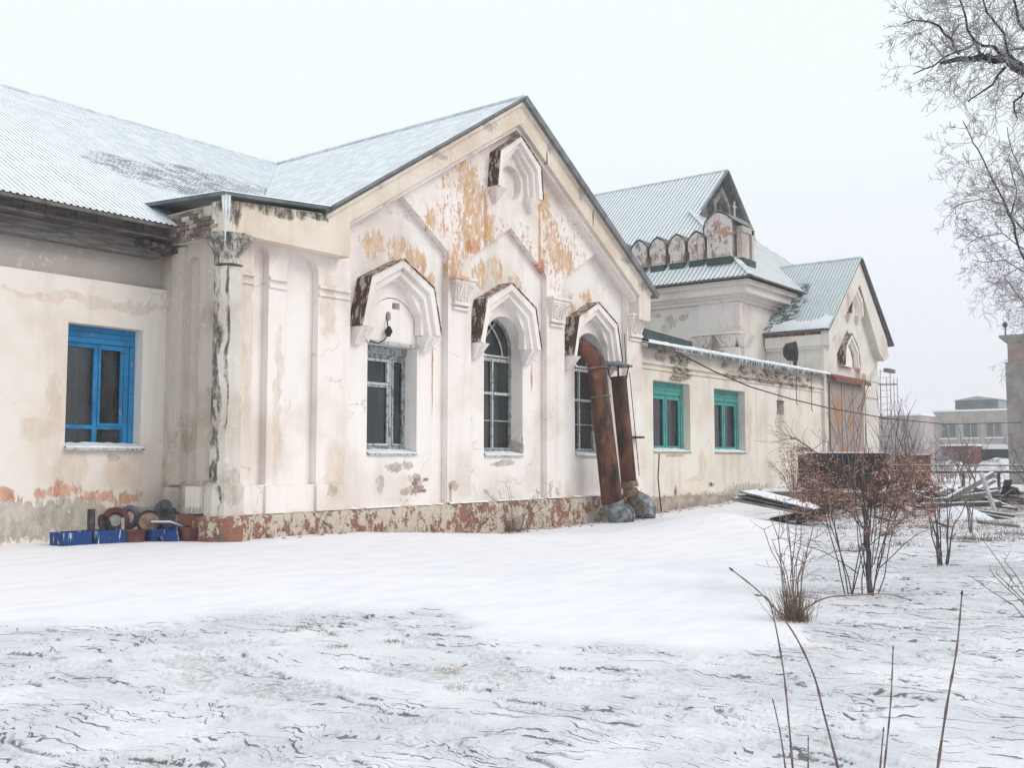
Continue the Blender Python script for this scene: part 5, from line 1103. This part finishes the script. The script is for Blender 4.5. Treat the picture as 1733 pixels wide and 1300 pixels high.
def shrub(name, B, lab, n, h, w, rad, seed, leaves=0, mat='bark', lean=0., kids=6, tuft=0):
    r = random.Random(seed); z = zg(*B); g = Vector((B[0], B[1], z-.03)); e = empty(name, (B[0], B[1], z), lab, 'shrub'); S, Tw, tips = [], [], []
    SL = []
    for k in range(n):
        S = []; SL.append(S); a = r.uniform(-1, 1); hh = h*r.uniform(.6, 1.05); p0 = g+lat*a*w*.18+FW*r.gauss(0, .04); end = g+lat*(a*w+lean)+FW*r.gauss(0, .2)+Vector((0, 0, hh))
        f = limb(S, [], [p0, p0.lerp(end, .5)+Vector((0, 0, hh*.08))-lat*a*w*.12, end], rad*r.uniform(.7, 1.1), .003, r, 9)
        for q in range(kids):
            pp = f[min(len(f)-1, int(r.uniform(.3, 1)*len(f)))]; sd = rvec(r); sd.z = abs(sd.z)*.6; grow(Tw, pp, sd, r.uniform(.12, .35)*h/1.4, .004, 1, r, (1, 3), .5, .04, .6, 4, .8, tips, .002)
    stems_of(e, SL, M[mat])
    if Tw: seg_mesh('twigs', Tw, M[mat], e, 3)['kind'] = 'stuff'
    if leaves and tips: leaf_cloud('dead_leaves', [p for p in tips if r.random() < leaves], 8, .04, .013, M['leaf'], e, r)
    if tuft:
        G = []
        for k in range(tuft):
            p = g+Vector((r.gauss(0, .07), r.gauss(0, .07), 0)); q = p+Vector((r.gauss(0, .09), r.gauss(0, .09), r.uniform(.08, .34))); G.append((p, q, .003, .0012))
        o = seg_mesh('dead_grass_tuft', G, M['straw'], e, 3); o['kind'] = 'stuff'
    return e
shrub('bare_shrub', (14.93, 3.98), 'reddish bare shrub standing behind and right of the leafy one', 9, 1.55, .45, .013, 21, .10)
shrub('bare_shrub', (8.96, 3.70), 'thin stemmed bare shrub with a brown grass tuft at its foot', 13, 1.0, .22, .0065, 22, .06, 'reed', 0., 3, 260)
sr = sight(1800, 930, 13.5); shrub('bare_shrub', (sr.x, sr.y), 'reddish shrub leaning in from the right edge', 13, 1.9, .75, .012, 23, .16, 'bark', -.35, 7)
sr = sight(1775, 1000, 8.5); shrub('bare_shrub', (sr.x, sr.y), 'low twiggy bush reaching in from the right edge nearest the viewer', 5, .75, .5, .006, 24, .0, 'reed', -.45, 3)
sr = (19.45, 14.98); shrub('bare_shrub', sr, 'small dry bush growing against the plinth under the middle window', 12, 1.2, .95, .008, 25, .12, 'bark', 0., 5, 120)
sr = on_ground(1345, 845); shrub('bare_shrub', (sr.x, sr.y), 'brushy shrub with brown leaves beside the slate stack by the annex wall', 16, 1.7, 1.3, .014, 26, .35, 'bark', 0., 7)
for (px, v, h, sd, lab) in ((1440, 30, 4.3, 31, 'tall bare sapling left of the caged ladder'), (1515, 26, 3.4, 32, 'forked bare sapling right of the caged ladder'), (1545, 25, 3.0, 33, 'slim bare sapling just left of the rusty tank'), (1640, 20, 2.3, 34, 'slim bare sapling before the debris')):
    q = sight(px, 775, v); r = random.Random(sd); e = empty('bare_sapling', (q.x, q.y, 0), lab, 'sapling'); SL = []
    g = Vector((q.x, q.y, -.05))
    for k in range(4):
        S = []; SL.append(S); a = r.uniform(-1, 1); limb(S, [], [g, g+lat*a*.25*h/3+Vector((0, 0, h*.55)), g+lat*a*.5*h/3+lat*r.gauss(0, .15)+Vector((0, 0, h*r.uniform(.75, 1)))], .013, .005, r, 9)
        for q2 in range(4): p = g+lat*a*.25*h/3+Vector((0, 0, h*r.uniform(.4, .7))); grow(S, p, lat*r.choice((-1, 1))*.5+Vector((0, 0, 1)), r.uniform(.5, 1.)*h/3, .010, 0, r, (1, 2), .3, .1, .5, 4, .8, None, .005)
    stems_of(e, SL, M['reed'], 4)
# tall dry stalks close to the camera
def stalk(pts, rad, lab, nodes=5):
    e = empty('dry_stalk', pts[0], lab, 'stalk'); e.location.z = 0; P = [Vector(p) for p in pts]; fine = []
    n = len(P)
    for i in range(n-1):
        a = P[max(0, i-1)]; b = P[i]; c = P[i+1]; d = P[min(n-1, i+2)]
        for k in range(6):
            t = k/6; fine.append(.5*((2*b)+(c-a)*t+(2*a-5*b+4*c-d)*t*t+(3*b-a-3*c+d)*t**3))
    fine.append(P[-1]); m = MB(); rr_ = [rad*.72*(1-.5*k/len(fine)) for k in range(len(fine))]; 
    for k in range(3, len(fine)-1, max(2, len(fine)//nodes)): rr_[k] *= 1.5
    m.tube(fine, rr_, 7); o = m.build('stem', M['reed'], e, True); r_ = random.Random(len(fine)); 
    b = MB(); f = Vector(fine[-1]); b.tube([f, f+(fine[-1]-fine[-2]).normalized()*.02], [rad*.9, rad*.3], 6); b.build('tip_bud', M['bark'], e)
stalk([(4.66, 1.70, -.03), (4.58, 1.76, .34), (4.54, 1.79, .52), (4.47, 1.86, .72), (4.38, 1.96, .88), (4.29, 2.06, .99)], .0075, 'long dry stalk bending to the left, arching highest of the pair')
stalk([(4.52, 1.88, -.03), (4.48, 1.89, .36), (4.45, 1.90, .58), (4.40, 1.93, .84), (4.37, 1.97, .875)], .0065, 'dry stalk standing just left of the arching one')
stalk([(4.90, 1.38, -.03), (4.92, 1.32, .36), (4.93, 1.27, .63), (4.93, 1.24, .88)], .008, 'tall straight dry stalk furthest right')
stalk([(4.76, 1.57, -.03), (4.76, 1.52, .36), (4.76, 1.50, .63)], .0055, 'straight dry stalk of middle height between the tall ones')
stalk([(4.50, 1.90, -.03), (4.47, 1.92, .23), (4.44, 1.94, .39)], .005, 'short dry stalk at the foot of the left pair')
stalk([(4.55, 1.83, -.03), (4.54, 1.82, .22)], .005, 'shortest dry stalk stub between the two left stalks')
stalk([(4.74, 1.58, -.03), (4.75, 1.55, .26)], .0055, 'short dry stub beside the middle stalk')
# arching fallen branch between the shrubs
stalk([tuple(sight(1338, 1062, 9.3)), tuple(sight(1365, 1030, 9.4)), tuple(sight(1400, 1012, 9.5)), tuple(sight(1450, 1008, 9.7)), tuple(sight(1500, 1006, 9.9)), tuple(sight(1540, 1016, 10))], .012, 'thin branch arching low from the grass tuft to the leafy shrub')
# grass tufts in the thin snow
r = random.Random(77)
for i, (px, py) in enumerate(((488, 1072), (512, 1066), (560, 1078), (665, 1090), (572, 1098), (775, 1165))):
    q = on_ground(px, py); G = []
    zq = zg(q.x, q.y)
    for k in range(110):
        p = Vector((q.x+r.gauss(0, .05), q.y+r.gauss(0, .05), zq-.01)); G.append((p, p+Vector((r.gauss(0, .012), r.gauss(0, .012), r.uniform(.008, .03))), .0018, .0008))
    o = seg_mesh('dead_grass', G, M['straw'], None, 3); tag(o, None, None, None, 'stuff')

r = random.Random(90); cp = MB()
for k in range(190):
    x = r.uniform(12, 34) if k % 3 else r.uniform(19, 27); y = 15.12-abs(r.gauss(0, .22))-(.0 if x < 26 else -.1); z = zg(x, y); a = r.uniform(.012, .05)
    cp.box(x-a, x+a*r.uniform(.4, 1.2), y-a*.7, y+a*.6, z-.02, z+a*r.uniform(.3, .8))
tag(cp.build('plaster_crumbs', M['brick_pale'], rough=.008), None, None, None, 'stuff')
G = []
for k in range(500):
    x = r.uniform(12.5, 33); y = 15.1-abs(r.gauss(0, .12))-(.0 if x < 26 else -.12); z = zg(x, y)
    if math.sin(x*1.7)+math.sin(x*4.3+1) > .1: G.append(((x, y, z-.02), (x+r.gauss(0, .05), y+r.gauss(0, .04), z+r.uniform(.03, .16)), .004, .0015))
tag(seg_mesh('dead_grass', G, M['straw'], None, 3), None, None, None, 'stuff')
# ------------------------------------------------------------------ stack of slate sheets and debris
def wavy(name, c, ux, uy, L, W, waves, amp, th, mat, parent=None, bend=0.):
    """corrugated sheet: waves across its width"""
    c, ux, uy = Vector(c), Vector(ux).normalized(), Vector(uy).normalized(); nz = ux.cross(uy).normalized(); nw = waves*8; V = []
    for s in (0, 1):
        for a in (0, .5, 1):
            for k in range(nw+1):
                t = k/nw; V.append(c+ux*(a-.5)*L+uy*(t-.5)*W+nz*(amp*math.sin(2*math.pi*waves*t)+th*s+bend*(a-.5)**2))
    m = nw+1; F = []
    for a in range(2):
        for k in range(nw): i = a*m+k; F.append((i, i+1, i+m+1, i+m)); F.append((3*m+i, 3*m+i+m, 3*m+i+m+1, 3*m+i+1))
    for k in range(nw): F.append((k, 3*m+k, 3*m+k+1, k+1)); F.append((2*m+k, 2*m+k+1, 5*m+k+1, 5*m+k))
    for a in range(2): i = a*m; F.append((i, i+m, 3*m+i+m, 3*m+i)); i = a*m+nw; F.append((i, 3*m+i, 3*m+i+m, i+m))
    return mesh_obj(name, V, F, mat, parent, smooth=False)
st = sight(1322, 858, 23)
ls = Vector((RT.x, RT.y, 0)); fs = Vector((math.cos(HEAD), math.sin(HEAD), 0))
zst = zg(st.x, st.y)+.04
dl = (ls*.8-fs*.55).normalized()
for k, (off, L, W, zz, tl, nm) in enumerate((((-.15, 0), 1.75, 1.0, .30, .10, 'slate sheet at the bottom of the snowy stack'), ((.0, .05), 1.7, .95, .36, .06, 'slate sheet in the middle of the snowy stack'), ((.05, .0), 1.75, 1.0, .43, .07, 'top slate sheet of the snowy stack, snow along it'))):
    c = Vector((st.x, st.y, zst+zz))+ls*off[0]+fs*off[1]; dx = (dl*1+Vector((0, 0, -.16-.03*k))).normalized(); dy = Vector((0, 0, 1)).cross(dx).normalized()
    e = empty('slate_sheet', c, nm, 'sheet', 'stacked slate sheets'); wavy('sheet', c, dx, dy, L, W, 7, .022, .012, M['slate'], e)
    if k == 2:
        V = []; F = []; nn = 14; r = random.Random(9)
        for a in range(nn+1):
            for b in range(9):
                u, v = a/nn-.5, b/8-.5; V.append(c+dx*u*L*.98+dy*v*W*.98+Vector((0, 0, .03+(.05*(1-abs(2*v)**3)*(1-abs(2*u)**6)+r.uniform(-.008, .008)))))
        F = [(a*9+b, (a+1)*9+b, (a+1)*9+b+1, a*9+b+1) for a in range(nn) for b in range(8)]
        mesh_obj('sheet_snow', V, F, M['snow'], e, smooth=True)
c = Vector((st.x, st.y, zst+.10))+ls*.25-fs*.45; e = empty('slate_sheet', c, 'broken dark slate sheet under the front of the snowy stack', 'sheet', 'stacked slate sheets')
wavy('sheet', c, (dl+Vector((0, 0, .22))), fs, 1.1, 1.0, 6, .03, .012, M['black'], e)
c = Vector((st.x, st.y, zst+.20))+ls*.6-fs*.3; e = empty('slate_sheet', c, 'dark slate shard standing on edge under the right end of the snowy stack', 'sheet', 'stacked slate sheets')
wavy('sheet', c, (ls*.9+Vector((0, 0, .35))), (fs*.7+Vector((0, 0, .75))), .8, .45, 4, .03, .012, M['black'], e)
r = random.Random(6); G = []
for k in range(300):
    p = Vector((st.x, st.y, zst))+ls*r.gauss(.45, .25)-fs*(.7+r.gauss(0, .12)); G.append((p, p+Vector((r.gauss(0, .06), r.gauss(0, .06), r.uniform(.03, .22))), .004, .002))
tag(seg_mesh('dry_grass_under_stack', G, M['straw'], None, 3), None, None, None, 'stuff')

def beam(a, b, w, h, mat, name, lab, cat='beam', snow=True, group=None):
    a, b = Vector(a), Vector(b); e = empty(name, (a+b)/2, lab, cat, group); MB().bar(a, b, w, h).build('body', M[mat], e, rough=.004)
    if snow: MB().bar(a+Vector((0, 0, h/2+.012)), b+Vector((0, 0, h/2+.012)), w*.85, .022).build('snow_strip', M['snow'], e)
    return e
S3 = lambda px, py, v: sight(px, py, v)
# low concrete edge and pipe rails across the yard
a, b = S3(1300, 842, 35), S3(1860, 842, 35)
a.z = b.z = 0; e = empty('concrete_kerb', (a+b)/2, 'long low concrete edge with snow on it running behind the debris', 'kerb')
MB().bar(a+Vector((0, 0, -.05)), b+Vector((0, 0, -.05)), .5, .75).build('slab', M['concrete'], e, rough=.01); MB().bar(a+Vector((0, 0, .34)), b+Vector((0, 0, .34)), .45, .04).build('snow_strip', M['snow'], e)
e = empty('pipe_railing', tuple(S3(1610, 800, 41).to_2d())+(0,), 'long dark pipe rail on short posts crossing the yard', 'railing')
for py, t in ((799, .055), (788, .03)): q1, q2 = S3(1480, py, 41), S3(1800, py, 41); MB().tube([q1, q2], t, 6).build('rail', M['dark_wood'], e); MB().bar(q1+Vector((0, 0, t)), q2+Vector((0, 0, t)), t*1.2, .02).build('snow_strip', M['snow'], e)
for px in (1490, 1560, 1630, 1690, 1760): q = S3(px, 800, 41); MB().bar((q.x, q.y, -.1), (q.x, q.y, q.z), .1).build('post', M['dark_wood'], e)
beam(S3(1600, 848, 27), S3(1680, 803, 27.5), .13, .12, 'timber', 'fallen_log', 'grey log sloping up to the right over the debris', 'log')
beam(S3(1561, 857, 27), S3(1693, 853, 27), .14, .12, 'dark_wood', 'fallen_beam', 'lower dark beam lying level under the sloping log', 'beam')
beam(S3(1580, 848, 28), S3(1690, 834, 28), .12, .10, 'timber', 'fallen_beam', 'upper grey beam rising slightly right under the sloping log', 'beam')
beam(S3(1660, 800, 26), S3(1683, 862, 26), .09, .07, 'white_post', 'leaning_post', 'whitewashed post leaning over the debris heap', 'post', False)
beam(S3(1515, 853, 26), S3(1550, 874, 26), .22, .04, 'dark_wood', 'plank', 'short snow edged plank sloping down right of the leafy shrub', 'plank')
beam(S3(1482, 875, 24), S3(1530, 889, 24), .16, .05, 'dark_wood', 'plank', 'thin dark plank lying low behind the leafy shrub', 'plank')
beam(S3(1582, 884, 22), S3(1624, 897, 22), .18, .03, 'timber', 'plank', 'pale wide plank sticking out of the snow heap', 'plank')
beam(S3(1660, 872, 25), S3(1722, 884, 25), .2, .09, 'dark_wood', 'plank', 'charred plank on the right end of the snow heap', 'plank')
beam(S3(1655, 866, 25.4), S3(1715, 874, 25.4), .16, .06, 'dark_wood', 'plank', 'thinner charred plank behind the charred one', 'plank')
beam(S3(1360, 835, 33), S3(1500, 842, 31), .3, .2, 'dark_wood', 'fallen_beam', 'thick dark beam lying before the black skip', 'beam')
beam(S3(1390, 850, 30), S3(1470, 853, 29), .2, .15, 'timber', 'fallen_beam', 'short grey beam on the ground before the black skip', 'beam')
def heap(name, c, rx, ry, h, mat, lab, cat, seed, n=26, rot=HEAD, kind=None):
    r = random.Random(seed); V = []; F = []; k = 14; ca, sa = math.cos(rot-math.pi/2), math.sin(rot-math.pi/2)
    for i in range(k+1):
        for j in range(n):
            a = 2*math.pi*j/n; t = i/k; q = 1+.18*math.sin(2*a+seed)+.1*math.sin(5*a+seed*2); x, y = rx*t*q*math.cos(a), ry*t*q*math.sin(a)
            z = h*(math.cos(t*math.pi)*.5+.5)**.9*(1+.12*math.sin(4*a+seed))+r.uniform(-.03, .03)*h-.02-.12*t**6
            V.append((c[0]+x*ca-y*sa, c[1]+x*sa+y*ca, c[2]+z))
    for i in range(k):
        for j in range(n): F.append((i*n+j, (i+1)*n+j, (i+1)*n+(j+1) % n, i*n+(j+1) % n))
    o = mesh_obj(name, V, F, mat, smooth=True); return tag(o, lab, cat, None, kind)
q = S3(1625, 880, 25); heap('snow_heap', (q.x, q.y, 0), .95, .7, .30, M['snow'], 'low snow covered heap among the fallen beams', 'heap', 3)
q = S3(1610, 805, 75); heap('rubble_mound', (q.x, q.y, .0), 3.6, 2.5, 1.25, M['rubble'], 'left snow covered rubble mound before the garages', 'mound', 5)
q = S3(1692, 805, 73); heap('rubble_mound', (q.x, q.y, .0), 3.4, 2.5, 1.35, M['rubble'], 'right taller snow covered rubble mound before the dark garage', 'mound', 8)
# scattered junk sticks
r = random.Random(15)
for k, (px, py, tl_, lab) in enumerate(((1508, 862, .1, 'dark stick lying flat, nearest the leafy shrub in the debris yard'), (1545, 846, -.1, 'grey stick lying left of the sloping log'), (1572, 868, .3, 'dark stick propped at the left foot of the snow heap'), (1600, 842, .2, 'dark stick tilted under the upper grey beam'), (1648, 846, -.15, 'grey stick wedged below the sloping log'), (1700, 862, .15, 'dark stick right of the leaning white post'), (1716, 846, .05, 'dark stick farthest right by the concrete edge'), (1690, 895, -.1, 'grey stick half buried below the charred planks'))):
    q = on_ground(px, py); q.z = zg(q.x, q.y)+.08; d = (ls*r.choice((-1, 1))+fs*r.uniform(-.5, .5)+Vector((0, 0, tl_))).normalized()*r.uniform(.6, 1.1)
    o = MB().bar(q-d*.5, q+d*.5, .08, .06).build('scrap_stick', M['timber'] if lab.startswith('grey') else M['dark_wood']); tag(o, lab, 'stick', 'scrap sticks on the debris yard')

q = on_ground(1655, 852); e = empty('debris_pile', (q.x, q.y, 0), 'jumbled pile of dark boards and pipes dusted with snow before the concrete edge', 'debris')
r = random.Random(71)
for k in range(34):
    t = r.uniform(-1, 1); c = Vector((q.x, q.y, 0))+ls*(t*1.9)+fs*r.gauss(0, .7); c.z = .08+r.uniform(0, .38)*(1-abs(t)*.6)
    d = (ls*r.uniform(-1, 1)+fs*r.uniform(-.7, .7)+Vector((0, 0, r.uniform(-.18, .22)))).normalized()*r.uniform(.4, 1.3)
    if k % 5 == 0: MB().tube([c-d, c+d], r.uniform(.04, .07), 7).build('pipe', M['rust_box'], e)
    else: w_ = r.uniform(.10, .24); MB().bar(c-d, c+d, w_, .045).build('board', M['dark_wood'] if k % 3 else M['timber'], e, rough=.006)
    if k % 2: MB().bar(c-d*.8+Vector((0, 0, .04)), c+d*.75+Vector((0, 0, .04)), .11, .02).build('snow_strip', M['snow'], e)
for k in range(7):
    px = 1400+k*18; c = on_ground(px, 848+r.uniform(-4, 8)); c.z = .14; d = (ls*r.uniform(-1, 1)+fs*r.uniform(-.4, .4)+Vector((0, 0, r.uniform(-.1, .2)))).normalized()*r.uniform(.4, .9); c0 = c
    MB().bar(c-d, c+d, .16, .08).build('board', M['dark_wood'], e, rough=.01)
r = random.Random(61)
for i in range(34):
    px, py = r.uniform(1395, 1733), r.uniform(842, 935); q = on_ground(px, py); G = []; zq = zg(q.x, q.y)
    for k in range(60): p_ = Vector((q.x+r.gauss(0, .22), q.y+r.gauss(0, .22), zq-.02)); G.append((p_, p_+Vector((r.gauss(0, .07), r.gauss(0, .07), r.uniform(.03, .15))), .005, .002))
    tag(seg_mesh('dead_grass', G, M['straw'], None, 3), None, None, None, 'stuff')
# black skip and rusty tank
def oriented(px, v, w, dep, z0, z1):
    """corner frame of a box facing the yard"""
    p = sight(px, 775, v); p.z = 0; return p
def obox(mb, p, u0, u1, d0, d1, z0, z1, i=0):
    V = [p+ls*u+fs*d+Vector((0, 0, z)) for z in (z0, z1) for d in (d0, d1) for u in (u0, u1)]
    return mb.add(V, [(0, 2, 3, 1), (4, 5, 7, 6), (0, 1, 5, 4), (2, 6, 7, 3), (0, 4, 6, 2), (1, 3, 7, 5)], i)
p = sight(1370, 775, 33); p.z = 0; e = empty('steel_skip', p, 'long black open topped steel skip with snow on its rim behind the leafy shrub', 'skip')
W = 130*33/1715
m_ = MB(); obox(m_, p, 0, W, 0, .04, .55, 1.55); obox(m_, p, 0, W, 1.3, 1.34, .55, 1.6); obox(m_, p, 0, .04, .04, 1.3, .55, 1.55); obox(m_, p, W-.04, W, .04, 1.3, .55, 1.55); obox(m_, p, .05, W-.05, .05, 1.29, .5, .54); m_.build('skip_body', M['black'], e)
for k in range(7): m_ = MB(); obox(m_, p, k*W/6-.04, k*W/6+.04, -.07, -.001, .5, 1.52); m_.build('rib', M['black'], e)
m_ = MB(); obox(m_, p, -.06, W+.06, -.10, .05, 1.55, 1.65); m_.build('rim', M['black'], e)
m_ = MB(); obox(m_, p, -.04, W+.04, -.08, .03, 1.651, 1.69); m_.build('snow_strip', M['snow'], e)
for u in (.25, W-.45): m_ = MB(); obox(m_, p, u, u+.2, .1, 1.2, -.1, .5); m_.build('skid', M['rust_box'], e)
p = sight(1534, 775, 43); p.z = 0; W = 40*43/1715; e = empty('rusty_tank', p, 'rusted brown square iron tank beside the pipe railing', 'tank')
m_ = MB(); obox(m_, p, 0, W, 0, W, .45, 1.62); m_.build('tank_body', M['rust_box'], e, rough=.02)
for u in (.02, W*.48, W-.08): m_ = MB(); obox(m_, p, u, u+.05, -.035, -.001, .45, 1.6); m_.build('rib', M['rust_strip'], e)
m_ = MB(); obox(m_, p, 0, W, -.03, W, 1.625, 1.66); m_.build('snow_strip', M['snow'], e)
m_ = MB(); obox(m_, p, .05, .25, .1, W-.1, -.1, .449); obox(m_, p, W-.3, W-.1, .1, W-.1, -.1, .449); m_.build('skid', M['black'], e)

# ------------------------------------------------------------------ far buildings
def xbox(mb, p, u0, u1, d0, d1, z0, z1):
    """box on a front that looks down the yard: u runs right along the front, d goes back"""
    return mb.box(p.x+d0, p.x+d1, p.y-u1, p.y-u0, z0, z1)
def on_front(px, py, X):
    q = FW+RT*((px-866.5)/1715)-UP*((py-650)/1715); return Vector((0, 0, EYE))+q*(X/q.x)
def far_building(name, px0, px1, v, dep, z1, mat, lab, wins=(), cat='building', trim=True, z0=0):
    p = sight(px0, 775, v); p.z = 0; W = p.y-on_front(px1, 775, p.x).y; e = empty(name, p, lab, cat)
    m_ = MB(); xbox(m_, p, 0, W, 0, dep, z0, z1); m_.build('wall', mat, e)
    if trim: m_ = MB(); xbox(m_, p, -.15, W+.15, -.18, dep, z1, z1+.22); m_.build('roof', M['snow'], e)
    for (a, b, c, d) in wins:
        q0, q1 = on_front(a, c, p.x), on_front(b, d, p.x); u0, u1 = p.y-q0.y, p.y-q1.y; za, zb = q1.z, q0.z
        m_ = MB(); xbox(m_, p, u0, u1, -.02, -.005, za, zb); w = m_.build('window', M['far_glass'], e)
        m_ = MB(); um = (u0+u1)/2
        for q0, q1, q2, q3 in ((u0, u1, za, za+.12), (u0, u1, zb-.12, zb), (u0, u0+.12, za+.12, zb-.12), (u1-.12, u1, za+.12, zb-.12), (um-.05, um+.05, za+.12, zb-.12)): xbox(m_, p, q0, q1, -.08, -.021, q2, q3)
        m_.build('window_frame', M['far_wall'], w)
        m_ = MB(); xbox(m_, p, u0-.1, u1+.1, -.25, -.01, za-.12, za-.01); m_.build('sill', M['snow'], w)
    return e, p, W
e, p, W = far_building('factory_building', 1582, 1800, 120, 14, 6.9, M['far_wall'], 'pale two storey factory hall in the haze with three large dark windows', [(1592, 1620, 717, 742), (1629, 1657, 716, 741), (1668, 1697, 715, 740), (1706, 1735, 714, 739)])
y0, y1 = p.y-on_front(1617, 700, p.x+2).y, p.y-on_front(1690, 700, p.x+2).y; yr = p.y-on_front(1655, 700, p.x+2).y
m_ = MB(); xbox(m_, p, y0, y1, 2, 9, 7.1, 8.3); m_.build('roof_lantern', M['far_glass'], e)
P_ = [Vector((p.x+d, p.y-u, z)) for d in (1.8, 9.2) for u, z in ((y0-.2, 8.31), (yr, 8.75), (y1+.3, 8.31))]
mesh_obj('lantern_roof', P_, [(0, 2, 1), (3, 4, 5), (0, 1, 4, 3), (1, 2, 5, 4), (0, 3, 5, 2)], M['far_wall'], e)
for k in range(4):
    u = (p.y-on_front(1586+k*38.5, 700, p.x).y); m_ = MB(); xbox(m_, p, u-.25, u+.25, -.12, -.001, .2, 6.8); m_.build('wall_pier', M['far_wall'], e)
far_building('pink_building', 1430, 1560, 112, 5, 6.0, M['far_pink'], 'faded pink windowless block left of the factory hall')
e, p, W = far_building('tall_brick_block', 1707, 1830, 58, 7, 6.9, M['tower_brick'], 'tall bare brick tower cut by the right edge', trim=False)
m_ = MB(); xbox(m_, p, .12, W, .1, 6.8, 6.9, 8.05); m_.build('upper_wall', M['tower_red'], e)
V = [Vector((p.x+b, p.y-a, z)) for a, b, z in ((.12, .1, 8.05), (W, .1, 8.05), (W, 6.8, 8.05), (.12, 6.8, 8.05), (-.25, -.25, 8.42), (W, -.25, 8.42), (W, 7, 8.42), (-.25, 7, 8.42), (-.25, -.25, 8.55), (W, -.25, 8.55), (W, 7, 8.55), (-.25, 7, 8.55))]
mesh_obj('flared_cornice', V, [(0, 1, 5, 4), (3, 0, 4, 7), (4, 5, 9, 8), (7, 4, 8, 11), (8, 9, 10, 11)], M['tower_brick'], e)
for z in (2.2, 4.6, 6.9): m_ = MB(); xbox(m_, p, -.03, W, -.05, -.001, z, z+.08); m_.build('string_course', M['tower_red'], e)
q = p; o = MB().tube([(q.x+.3, q.y, 8.5), (q.x+.3, q.y, 9.1)], .04, 6).tube([(q.x+.3, q.y, 9.05), (q.x+.3, q.y, 9.2), (q.x+.3, q.y, 9.35)], [.08, .16, .08], 8).build('rooftop_siren', M['black']); tag(o, 'small round siren on a rod atop the brick tower', 'siren')
p = sight(1594, 775, 82); p.z = .0; e = empty('garage', p, 'maroon sheet metal garage behind the left rubble mound', 'garage'); W = p.y-on_front(1649, 775, p.x).y
m_ = MB(); xbox(m_, p, 0, W, 0, 4, .0, 2.45); m_.build('walls', M['garage_red'], e); m_ = MB(); xbox(m_, p, -.1, W, -.1, 4, 2.45, 2.58); m_.build('roof', M['snow'], e)
for j in range(9): m_ = MB(); xbox(m_, p, .1+j*.3, .16+j*.3, -.03, -.001, .1, 2.4); m_.build('door_rib', M['garage_red'], e)
p = sight(1651, 775, 83); p.z = .0; e = empty('garage', p, 'black fronted garage with a snowy roof behind the right rubble mound', 'garage'); W = p.y-on_front(1708, 775, p.x).y
m_ = MB(); xbox(m_, p, 0, W, .1, 4, .0, 2.2); m_.build('walls', M['black'], e); m_ = MB(); xbox(m_, p, 0.02, W, -.1, 4, 2.2, 2.6); m_.build('roof', M['snow'], e)
for j in range(9): m_ = MB(); xbox(m_, p, .1+j*.3, .16+j*.3, .06, .099, .1, 2.15); m_.build('door_rib', M['black'], e)
# bluish bare thicket far behind the shrubs
r = random.Random(51)
for i, (px, v, h) in enumerate(((1492, 95, 5.5), (1506, 70, 3.2), (1530, 88, 3.0), (1565, 90, 3.2), (1512, 60, 2.2), (1590, 62, 1.8))):
    q = sight(px, 775, v); e = empty('distant_tree', (q.x, q.y, 0), ['bluish bare tree just behind the caged ladder', 'low bare tree before the pink block, leftmost', 'low bare tree before the middle of the pink block', 'low bare tree at the right end of the pink block', 'low thicket of bare twigs behind the black skip', 'low bare bush left of the maroon garage'][i], 'tree'); S = []
    for k in range(7): grow(S, (q.x+r.gauss(0, .5), q.y+r.gauss(0, .5), 0), (r.gauss(0, .25), r.gauss(0, .25), 1), h*r.uniform(.6, .95), .05, 2, r, (4, 6), .3, .08, .5, 5, .7, None, .018)
    seg_mesh('branches', S, M['frost'], e, 3)['kind'] = 'stuff'

# ------------------------------------------------------------------ winter haze
hz = MB().box(-470, 470, -470, 470, -3, 18).build('haze', bpy.data.materials.new('haze')); tag(hz, None, None, None, 'stuff')
hm = hz.data.materials[0]; hm.use_nodes = True; hm.node_tree.nodes.clear()
ho_ = hm.node_tree.nodes.new('ShaderNodeOutputMaterial'); pv = hm.node_tree.nodes.new('ShaderNodeVolumePrincipled')
pv.inputs['Color'].default_value = (.94, .935, .97, 1); pv.inputs['Density'].default_value = .0014; pv.inputs['Anisotropy'].default_value = .2
hm.node_tree.links.new(pv.outputs[0], ho_.inputs['Volume'])
